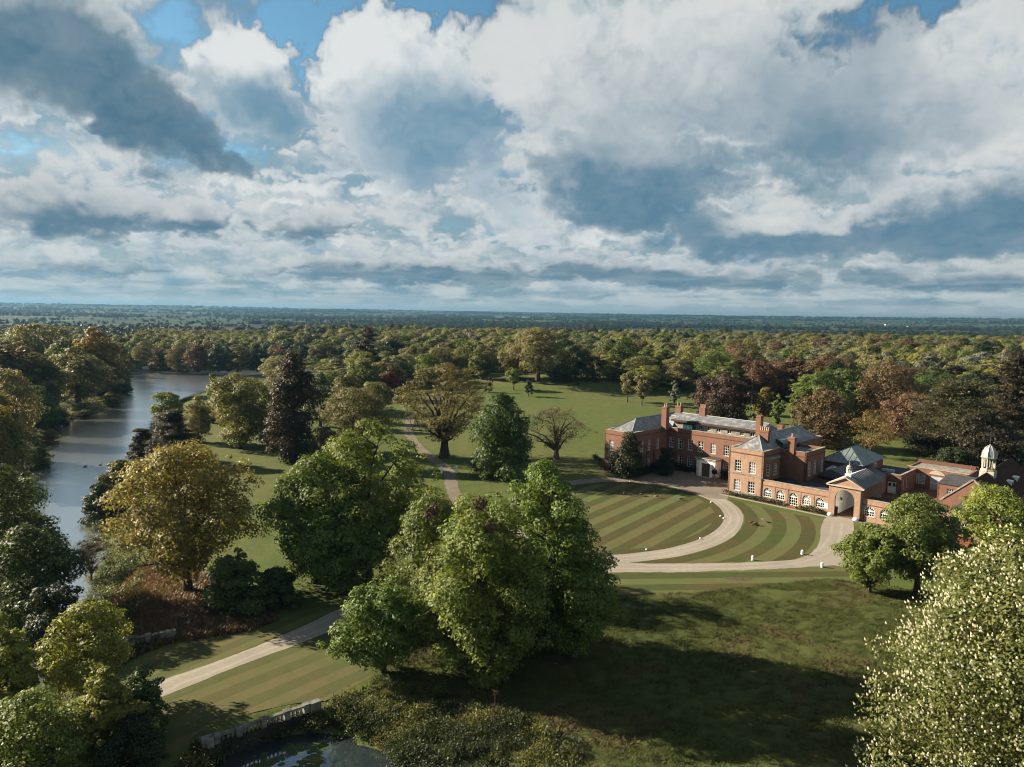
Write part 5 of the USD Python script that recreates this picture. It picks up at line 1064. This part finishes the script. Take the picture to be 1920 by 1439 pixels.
for x,y,z,hg,r1 in zip(X,Y,Z,hedge,rr):
    s=rngF.uniform(.6,1.1)*(1 if not hg else .7)*(1+r1/14000); rows.append((int(rngF.choice(4,p=[.45,.22,.25,.08])),x,y,z-.3,s*1.25,s,rngF.random()*6.28))
instancer('far_woodland_and_hedges',FB,rows)
# regular pale plantation on the right skyline
rows=[(0,x+rngF.uniform(-1,1),y+rngF.uniform(-1,1),float(0),.8,rngF.uniform(.9,1.15),rngF.random()*6.28) for y in np.arange(900,990,9) for x in np.arange(.47*y,.95*y,6.5)]
instancer('poplar_plantation',[('poplar',blob(900,'pale',15.,3.6,900,1.3,'column'),M['leaf_pale'])],[(a_,b_,c_,float(land(np.array([b_]),np.array([c_]))[0]),e_,f_,g_) for a_,b_,c_,d_,e_,f_,g_ in rows])

# ---------- small things ----------
def on(px,py): p=base_of(px,py); return p
# white stones along the drives
stone_at=[(1181,904,'on the lawn edge below the yew at the forecourt'),(1272,918,'on the lawn edge in front of the porch'),(1333,943,'at the right shoulder of the oval lawn'),(1351,969,'left one of the pair at the right end of the oval lawn'),(1357,973,'right one of the pair at the right end of the oval lawn'),(1313,1011,'on the lower right rim of the oval lawn'),(1212,1032,'on the lower rim of the oval lawn')]
sm=trimesh.creation.icosphere(2,.19); vv=np.array(sm.vertices); vv*=1+.18*(meshkit.fbm(vv*8+9,2,3)-.5)[:,None]; vv[:,2]=vv[:,2]*.75+.10; sm=(vv,sm.faces)
for x,y,w in stone_at:
    p=on(x,y); t=thing('white_stone',f'small white stone {w}','stone',p,group='white stones along the drives'); part(t,'stone_body',sm,M['white'],smooth=True)
for x,y,w in ((1411,1051,'on the crescent lawn edge, the middle of the three'),(1504,1040,'on the crescent lawn edge nearest the gate road'),(1541,1064,'on the verge below the drive bend')):
    p=on(x,y); t=thing('bollard',f'white mushroom bollard {w}','bollard',p,group='white bollards along the drive'); part(t,'post',lathe(0,0,[(.001,0),(.21,0),(.19,.36),(.18,.45)],14),M['white']); part(t,'cap',lathe(0,0,[(.18,.45),(.22,.48),(.2,.61),(.12,.69),(.001,.71)],14),M['white'])
for x,y,w in ((828,888,'left'),(856,887,'right')):
    p=on(x,y); t=thing('gate_post',f'white post on the {w} side of the lane by the spreading oak','post',p); part(t,'post',bx(-.2,.2,-.2,.2,0,1.3),M['white']); part(t,'cap',lathe(0,0,[(.34,1.3),(.34,1.4),(.1,1.6),(.001,1.62)],4),M['white'])
for u,w,sd in ((43.7,-13.5,'left'),(48.2,-13.4,'right')):
    p=HW(u,w); t=thing('guard_stone',f'rounded white guard stone at the {sd} foot of the gatehouse arch','stone',p); v_=np.array(trimesh.creation.icosphere(2,.5).vertices); part(t,'stone_body',(v_*np.array([1,1,.75])+np.array([0,0,.25]),trimesh.creation.icosphere(2,.5).faces),M['white'],smooth=True)
# geese on the lawns
M['feather']=mat('grey_brown_feathers',(.16,.13,.10),.8,.2,.3,9.,coord="object"); M['feather_w']=mat('white_feathers',(.7,.68,.62),.8,.2,.1,9.,coord="object")
def ell(c,r,n=2):
    s=trimesh.creation.icosphere(n,1.); return trimesh.Trimesh(np.array(s.vertices)*r+np.array(c),s.faces,process=False)
def goose(name,label,cat,p,rot,wh=False,swim=False,grp=None,down=False):
    t=thing(name,label,cat,p,rot,group=grp); z=.12 if swim else .42; bm=M['feather_w'] if wh else M['feather']
    nk=[(.28,0,z+.06),(.4,0,z+.2),(.43,0,z+.42),(.5,0,z+.52)] if not down else [(.28,0,z+.05),(.45,0,z+.08),(.56,0,z-.08),(.62,0,z-.26)]
    b=[ell((0,0,z),(.40,.20,.19)),ell((-.36,0,z+.05),(.16,.10,.06)),trimesh.Trimesh(*tube(nk,[.11,.07,.055,.05],8),process=False),ell(nk[-1],(.09,.06,.06))]
    part(t,'body',cat_(b),bm,smooth=True); part(t,'wing',ell((-.06,.14,z+.05),(.34,.09,.14)),bm,smooth=True); part(t,'wing',ell((-.06,-.14,z+.05),(.34,.09,.14)),bm,smooth=True)
    if not wh: part(t,'breast',ell((.2,0,z-.06),(.2,.15,.13)),M['feather_w'],smooth=True)
    hx=nk[-1]; part(t,'bill',ell((hx[0]+.1,0,hx[2]-.02),(.07,.03,.025),1),M['pot'])
    if not swim:
        for s_ in (-.07,.07): part(t,'leg',cat_([cyl(0,s_,.02,z-.12,.016,n=6),bx(-.02,.1,s_-.05,s_+.05,0,.02)]),M['pot'])
for k,(x,y,w) in enumerate(((1172,928,'leftmost of the row grazing on the oval lawn'),(1203,931,'second from the left on the oval lawn'),(1231,934,'third from the left on the oval lawn'),(1276,939,'rightmost of the row grazing on the oval lawn'))): goose('goose',f'pale grey goose, {w}','goose',on(x,y),[200,20,160,-20][k],grp='geese on the lawns',down=k%2==1)
for k,(x,y,w) in enumerate(((1408,984,'left of the three feeding on the crescent lawn'),(1416,986,'middle of the three feeding on the crescent lawn'),(1431,979,'right of the three feeding on the crescent lawn'))): goose('goose',f'dark goose, {w}','goose',on(x,y),[30,190,-60][k],grp='geese on the lawns',down=True)
for k,(x,y,w) in enumerate(((109,799,'left of two on the shaded river'),(116,800,'right of two on the shaded river'))): p=at(x,y,-4.); goose('swan',f'white swan, {w}','swan',p,[10,-30][k],True,True,'swans on the river')
for k,(x,y,w) in enumerate(((188,873,'leftmost of the small group on the bright water'),(203,874,'third from the left of the group on the bright water'),(212,869,'rightmost of the group on the bright water'),(160,876,'trailing behind the group on the bright water'))): p=at(x,y,-4.); goose('duck',f'dark duck, {w}','duck',p,[10,30,-10,0][k],False,True,'ducks on the river')
# clipped trees in pots beside the porch
for u,sd in ((9.3,'left'),(14.7,'right')):
    p=HW(u,-3.5); t=thing('potted_bay',f'clipped ball tree in a terracotta pot to the {sd} of the porch','potted tree',p,-45.); part(t,'pot',lathe(0,0,[(.001,0),(.32,0),(.42,.6),(.47,.62),(.47,.7),(.38,.7),(.36,.62)],14),M['brick_old']); part(t,'trunk',cyl(0,0,.6,1.35,.05,n=7),M['bark'])
    rg=np.random.default_rng(int(u)); d=rg.normal(size=(900,3)); d/=np.linalg.norm(d,axis=1,keepdims=True); part(t,'crown',quads(rg,d*(.58*(.8+.25*rg.random(900)))[:,None]+np.array([0,0,1.75]),d+rg.normal(0,.4,d.shape),.2),M['leaf_ivy'])
# flower beds and shrubs at the walls
def bed(name,label,pts,w,h,leafm,n,leaf,seed,cat='shrubs'):
    rg=np.random.default_rng(seed); L=LineString(pts); s=rg.random(n)*L.length; c=np.array([L.interpolate(v).coords[0] for v in s]); z=h*(.35+.65*rg.random(n)); lum=meshkit.noise(np.c_[c/1.1,np.zeros(n)],seed); z=z*(.55+.8*lum)
    off=rg.normal(0,w*.33,(n,2)); p=np.c_[c+off,z]; nn=np.c_[off*.6,np.full(n,.7)]+rg.normal(0,.5,(n,3)); nn/=np.linalg.norm(nn,axis=1,keepdims=True)
    t=thing(name,label,cat,(0,0,0)); part(t,'foliage',quads(rg,p,nn,leaf),M['leaf_'+leafm],kind='stuff'); part(t,'soil_bed',flat(L.buffer(w*.55),.022),M['soil'])
h2=lambda u,w: tuple(HW(u,w)[:2])
bed('flower_bed','low flower bed along the right wing and first arched windows',[h2(22.3,-13.3),h2(26,-13.4),h2(30.5,-13.4),h2(35.0,-13.4)],.9,.9,'hedge',2600,.2,1,'flower bed')
bed('flower_bed','low flower bed between the white arched door and the gatehouse',[h2(38.,-13.4),h2(42.,-13.5),h2(43.0,-13.6)],.9,.9,'hedge',1500,.2,2,'flower bed')
bed('wall_shrubs','dark shrubs along the foot of the main front left of the porch',[h2(.8,-.9),h2(4.,-.8),h2(9.,-.9)],1.1,1.5,'ivy',2200,.26,3)
bed('wall_shrubs','dark shrubs against the main front right of the porch',[h2(15.,-.9),h2(18.,-.9),h2(22.,-.9)],1.1,1.6,'ivy',1600,.26,4)
bed('wall_shrubs','dark shrub border at the foot of the left wing',[h2(1.,-1.2),h2(1.1,-6.),h2(1.2,-13.5),h2(-2,-15.5),h2(-7.5,-15.6)],1.4,1.9,'ivy',4600,.28,5)
bed('hedge','low dark hedge running left from the mansion across the lawn',[h2(-9,-13.),h2(-13,-9.),h2(-17.,-6.)],1.2,1.3,'hedge',2200,.28,6,'hedge')
PATH=LineString([h2(22.5,-14.4),h2(30,-14.45),h2(44.2,-14.6)]).buffer(.45); solo('wall_path',flat(PATH,.02),M['gravel'],kind='structure'); solo('wall_path',flat(LineString([h2(48.6,-13.6),h2(56,-13.6)]).buffer(.5),.02),M['gravel'],kind='structure')
# stone balustrades of the bridge
def balustrade(label,p,q,n_pan,base=-3.5,gap=None):
    p,q=np.array(p[:2]),np.array(q[:2]); L=float(np.linalg.norm(q-p)); rz=math.degrees(math.atan2(*(q-p)[::-1])); t=thing('bridge_balustrade',label,'balustrade',(p[0],p[1],0),rz)
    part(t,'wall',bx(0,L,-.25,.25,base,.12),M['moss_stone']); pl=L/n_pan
    for k in range(n_pan+1):
        x=min(max(k*pl,.3),L-.3); part(t,'pier',cat_([bx(x-.24,x+.24,-.24,.24,.12,.86),bx(x-.28,x+.28,-.28,.28,.86,.95)]),M['bal_stone'])
    for k in range(n_pan):
        a_,b_=k*pl+(.6 if k==0 else .31),(k+1)*pl-(.6 if k==n_pan-1 else .31); part(t,'top_rail',bx(a_,b_,-.2,.2,.7,.86),M['bal_stone'])
        nb=int((b_-a_)/.36)
        for m in range(nb): x=a_+(m+.5)*(b_-a_)/nb; part(t,'baluster',lathe(x,0,[(.08,.12),(.07,.17),(.12,.3),(.06,.48),(.06,.6),(.09,.7)],7),M['bal_stone'])
    for x0_,x1_ in ((-1.,.0),(L,L+1.0)): part(t,'end_block',bx(x0_,x1_,-.34,.34,.0,.9),M['bal_stone'])
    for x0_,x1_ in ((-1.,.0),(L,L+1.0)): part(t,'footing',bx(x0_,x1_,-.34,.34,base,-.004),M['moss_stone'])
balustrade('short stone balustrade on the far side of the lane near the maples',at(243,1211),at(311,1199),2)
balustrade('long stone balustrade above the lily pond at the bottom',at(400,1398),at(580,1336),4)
# boats and floats at the lake mouth
def boat(label,px,py,L,rot,k=0):
    p=at(px,py,-4.); t=thing('moored_boat',label,'boat',p,rot,group='boats moored at the lake mouth'); n=12; V=[];xs=np.linspace(-L/2,L/2,n)
    for x in xs: w=L*.17*(1-max(0,(x/(L/2)))**2.2)+.02; V+=[[x,-w,.8+.02*x],[x,-w*.75,-.1],[x,w*.75,-.1],[x,w,.8+.02*x]]
    fc=[]
    for a_ in range(n-1):
        for b_ in range(3): fc.append([a_*4+b_,(a_+1)*4+b_,(a_+1)*4+b_+1,a_*4+b_+1])
        fc.append([a_*4+3,(a_+1)*4+3,(a_+1)*4,a_*4])
    fc.append([0,1,2,3]); part(t,'hull',poly3(V,fc),M['white']); part(t,'cabin',bx(-L*.25,L*.2,-L*.1,L*.1,.8,1.7),M['white']); part(t,'cabin_window',bx(-L*.2,L*.15,-L*.105,L*.105,1.15,1.5),M['glass'])
boat('white cabin boat moored first from the left at the lake mouth',252,690,8.,170); boat('white cabin boat with blue-grey cover second at the lake mouth',263,690,9.,175); boat('small white boat third at the lake mouth',273,692,6.5,165)
p=at(262,694,-4.); t=thing('jetty','grey wooden jetty below the moored boats','jetty',p,0); part(t,'deck',bx(-9,9,-1,1,.25,.45),M['stone_old']); 
for x in (-8,-4,0,4,8): part(t,'pile',cyl(x,-.8,-1.2,.9,.12,n=6),M['bark'])
# farmhouses far off
fh_=[(779,622,16,'long white farmhouse beyond the wood left of centre'),(808,625,6,'small pale barn beside the long white farmhouse'),(243,616,5,'small white gabled cottage far off above the left wood'),(303,619,9,'left of two low white sheds far off above the lake'),(320,619,8,'right of two low white sheds far off above the lake'),(368,599,5,'tiny white house on the far fields above the lake'),(356,589,9,'pale shed under the skyline at the left'),(936,597,16,'long pale warehouse under the skyline at centre'),(985,597,12,'second pale warehouse right of the long one under the skyline'),(1418,603,14,'pale greenhouse far off above the mansion'),(1662,610,6,'left of two white houses in the far village at the right'),(1705,614,7,'right of two white houses in the far village at the right'),(178,637,10,'low pale roofed shed in the bright field behind the left wood'),(697,622,4,'white cottage left of the long farmhouse')]
for k,(x,y,w,lab) in enumerate(fh_):
    p=base_of(x,y); D=math.hypot(p[0],p[1]); L=w*D/F; wd=L*.5 if w<8 else L*.35; hh=max(3.5,2.2*D/F); t=thing('farmhouse',lab,'house',p,rngF.uniform(-20,20)); part(t,'wall',bx(-L/2,L/2,-wd/2,wd/2,-3,hh*.75),M['white']); rr_=hh*.5
    part(t,'roof',poly3([(-L/2-.3,-wd/2-.3,hh*.75),(L/2+.3,-wd/2-.3,hh*.75),(L/2+.3,0,hh*.75+rr_),(-L/2-.3,0,hh*.75+rr_),(L/2+.3,wd/2+.3,hh*.75),(-L/2-.3,wd/2+.3,hh*.75)],[[0,1,2,3],[3,2,4,5],[0,3,5],[1,4,2]]),M['lead'] if w>7 else M['tile'])
# pylons on the skyline
for k,x in enumerate((54,112,236,340,402,512)):
    y=572+.0157*x; D=8200.; d=fwd*F+rt*(x-960)-up*(y-719.5); d=d/math.hypot(d[0],d[1])*D; z=float(land(np.array([d[0]]),np.array([d[1]]))[0]); t=thing('pylon',f'lattice pylon on the left skyline, {["first","second","third","fourth","fifth","sixth"][k]} from the left','pylon',(d[0],d[1],z))
    part(t,'mast',cat_([trimesh.Trimesh(*tube([(sx*4,sy*4,0),(0,0,44)],[.7,.5],4),process=False) for sx in (-1,1) for sy in (-1,1)]),M['metal']); part(t,'cross_arm',cat_([bx(-9,9,-.4,.4,30,31),bx(-7,7,-.4,.4,37,38)]),M['metal'])
# ---------- ground cover ----------
rg=np.random.default_rng(8)
def tuft(seed,n,h,w,lean=.5):
    r=np.random.default_rng(seed); a=r.random(n)*6.28; V=[];Fc=[]
    for k in range(n):
        b=np.array([r.normal(0,w),r.normal(0,w),0]); hd=h*r.uniform(.5,1.1); tip=b+np.array([math.cos(a[k])*lean*hd,math.sin(a[k])*lean*hd,hd]); s=np.array([-math.sin(a[k]),math.cos(a[k]),0])*h*.12; m=(b*.5+tip*.5)+np.array([0,0,hd*.12])
        o=len(V); V+=[b-s,b+s,m+s*.9,m-s*.9,tip]; Fc+=[[o,o+1,o+2],[o,o+2,o+3],[o+3,o+2,o+4]]
    return np.array(V),np.array(Fc)
def scatter(poly,n,rg,zf=None,dens=None):
    x0,y0,x1,y1=poly.bounds; P=np.c_[rg.uniform(x0,x1,n*3),rg.uniform(y0,y1,n*3)]; P=P[contains_xy(poly,P[:,0],P[:,1])]
    if dens is not None: P=P[rg.random(len(P))<dens(P)]
    P=P[:n]; Z=land(P[:,0],P[:,1]); return np.c_[P,Z]
GR=[('tuft_green',tuft(1,12,.17,.2,1.1),grass_mat('tuft_green',(.085,.105,.028),(.11,.112,.036),(.065,.082,.024))),('tuft_dry',tuft(2,12,.19,.22,1.1),grass_mat('tuft_dry',(.12,.105,.042),(.15,.115,.055),(.095,.09,.034)))]
P_=scatter(MEAD.intersection(sbox(-25,35,75,110)),42000,rg); dn=meshkit.fbm(np.c_[P_[:,:2]/5,P_[:,:1]*0],3,5)
instancer('meadow_grass',GR,[(int(d_>.58),x,y,z,s,s*rg.uniform(.7,1.3),t_) for (x,y,z),d_,s,t_ in zip(P_,dn,rg.uniform(.6,1.5,len(P_)),rg.random(len(P_))*6.28)])
UB=[('bramble',quads(np.random.default_rng(5),np.random.default_rng(6).normal(0,.3,(170,3))*np.array([1,1,.6])+np.array([0,0,.3]),np.random.default_rng(7).normal(0,.5,(170,3))+np.array([0,0,.7]),.13),M['leaf_hedge']),('reed_tuft',tuft(3,16,.6,.18,.5),M['leaf_hedge']),('bramble_olive',quads(np.random.default_rng(15),np.random.default_rng(16).normal(0,.3,(170,3))*np.array([1,1,.6])+np.array([0,0,.3]),np.random.default_rng(17).normal(0,.5,(170,3))+np.array([0,0,.7]),.13),M['leaf_olive']),('rank_grass',tuft(13,16,.5,.22,.8),GR[0][2])]
shore=POND.buffer(1.6).difference(POND.buffer(.1)).difference(ROAD.buffer(.5)).intersection(sbox(-28,40,70,76))
WILD=unary_union([shore,Polygon(P2([(600,1335),(700,1290),(800,1292),(900,1325),(1000,1350),(1080,1400),(1130,1460),(900,1405),(700,1372),(600,1358)])),Polygon(P2([(745,1412),(900,1400),(1130,1455),(1130,1500),(800,1500)]))])
P_=scatter(WILD,5600,rg,dens=lambda P:np.clip((meshkit.fbm(np.c_[P/2.6,P[:,:1]*0],3,28)-.36)*4.5,.12,1)); k_=meshkit.fbm(np.c_[P_[:,:2]/3.,P_[:,:1]*0+7],3,29)*1.6-.3+rg.normal(0,.12,len(P_)); hv=.35+1.3*meshkit.fbm(np.c_[P_[:,:2]/1.7,P_[:,:1]*0+3],3,30)**1.5
instancer('waterside_undergrowth',UB,[(0 if a_<.38 else (1 if a_<.55 else (2 if a_<.75 else 3)),x,y,z,s*hq_*1.3,s*hq_*1.5,t_) for (x,y,z),a_,s,hq_,t_ in zip(P_,k_,rg.uniform(.5,1.15,len(P_)),hv,rg.random(len(P_))*6.28)])
BANK=Polygon(P2([(150,1060),(250,1050),(330,1090),(470,1160),(330,1205),(235,1225),(180,1200),(120,1180)])); BANK2=RIVER.buffer(8.).difference(RIVER.buffer(-1.)).intersection(sbox(-260,55,-20,420))
P_=scatter(BANK2,14000,rg); k_=rg.random(len(P_))
instancer('riverbank_undergrowth',UB,[(0 if a_<.5 else (1 if a_<.62 else 2),x,y,z,s,s,t_) for (x,y,z),a_,s,t_ in zip(P_,k_,rg.uniform(.9,2.2,len(P_)),rg.random(len(P_))*6.28)])
# brown bracken slope under the golden oak: the ground's own facets, a finger higher, and tufts
cx_=(GX[:-1,:-1]+GX[1:,1:])/2; cy_=(GY[:-1,:-1]+GY[1:,1:])/2; BRK=BRK.buffer(.5).difference(RIVER.buffer(2.)); ins=contains_xy(BRK,cx_.ravel(),cy_.ravel())
fsel=gf.reshape(-1,4)[ins] if len(gf)==ins.size else gf[ins]; uq,inv=np.unique(fsel,return_inverse=True); vv=np.stack([GX,GY,GZ],-1).reshape(-1,3)[uq]+np.array([0,0,.03]); solo('bracken_slope',(vv,inv.reshape(-1,4)),M['bracken'],kind='structure',smooth=True)
BT=[('bracken_tuft',tuft(4,10,.5,.22,.8),leaf_mat('dead_bracken',(.105,.064,.034),(.19,.12,.058))),('moss_tuft',tuft(6,9,.3,.2,.7),M['leaf_olive'])]
P_=scatter(BRK,9000,rg); instancer('bracken',BT,[(int(rg.random()<.25),x,y,z,s,s,t_) for (x,y,z),s,t_ in zip(P_,rg.uniform(.6,1.4,len(P_)),rg.random(len(P_))*6.28)])
# lily pads
a_=np.linspace(.25,6.03,11); pad=np.vstack([[0,0,0],np.c_[np.cos(a_),np.sin(a_),a_*0]]); pf=np.array([[0,k,k+1] for k in range(1,11)])
P_=scatter(POND.buffer(-.3),1000,rg,dens=lambda P:np.clip((meshkit.fbm(np.c_[P/2.,P[:,:1]*0],3,8)-.5)*9,0,1)*np.clip((-9.5-P[:,0])/3,0,1))
instancer('lily_pads',[('lily_pad',(pad,pf),M['leaf_mid'])],[(0,x,y,-1.19+.006*rg.random(),s,1.,t_) for (x,y,z),s,t_ in zip(P_,rg.uniform(.16,.34,len(P_)),rg.random(len(P_))*6.28)])
# dark nests and a bare sapling
T('bare_sapling','thin leafless sapling standing in the waterside grass at bottom centre',927,1372,1282,22,'bud',131,env='column',base=.2,nl=14,rl=.35,nleaf=60,leaf=.1,tw=160,K=5,fork=.1,top=.9,trunk=.07)
for x,y,by,w in ((898,929,1290,'at the top of the front lime tree'),(812,950,1190,'left of two in the left back lime tree'),(818,940,1190,'upper of two in the left back lime tree'),(916,970,1290,'lower right in the front lime tree')):
    b=at(x,by); z=height_to(b,y); r=np.random.default_rng(x); k=260; d=r.normal(size=(k,3)); d/=np.linalg.norm(d,axis=1,keepdims=True); t=thing('bird_nest',f'dark ball of twigs {w}','nest',(b[0],b[1]-3.2,z)); part(t,'twig_ball',quads(r,d*(.75*(.6+.4*r.random(k)))[:,None],d+r.normal(0,.6,d.shape),.5,.12),M['twig'],kind=None)
p=on(1385,1086); t=thing('bare_patch','small pale patch of bare earth in the verge lawn','earth patch',(p[0],p[1],.022)); part(t,'earth',flat(Polygon([(1.9*math.cos(a_)*(1+.25*math.sin(3*a_)),.75*math.sin(a_)*(1+.2*math.cos(2*a_))) for a_ in np.linspace(0,6.28,24)[:-1]]),0.),M['soil'])
# ---------- haze ----------
HAZE=7.0e-5
if HAZE:
    g=Graph(); M['haze']=g.done('thin_haze',vol=g.add("principled_volume","volume",color=(.09,.21,.33),density=HAZE,anisotropy=.3))
    solo('haze',bx(-15800,15800,-80,15800,-20,112),M['haze'],kind='stuff')
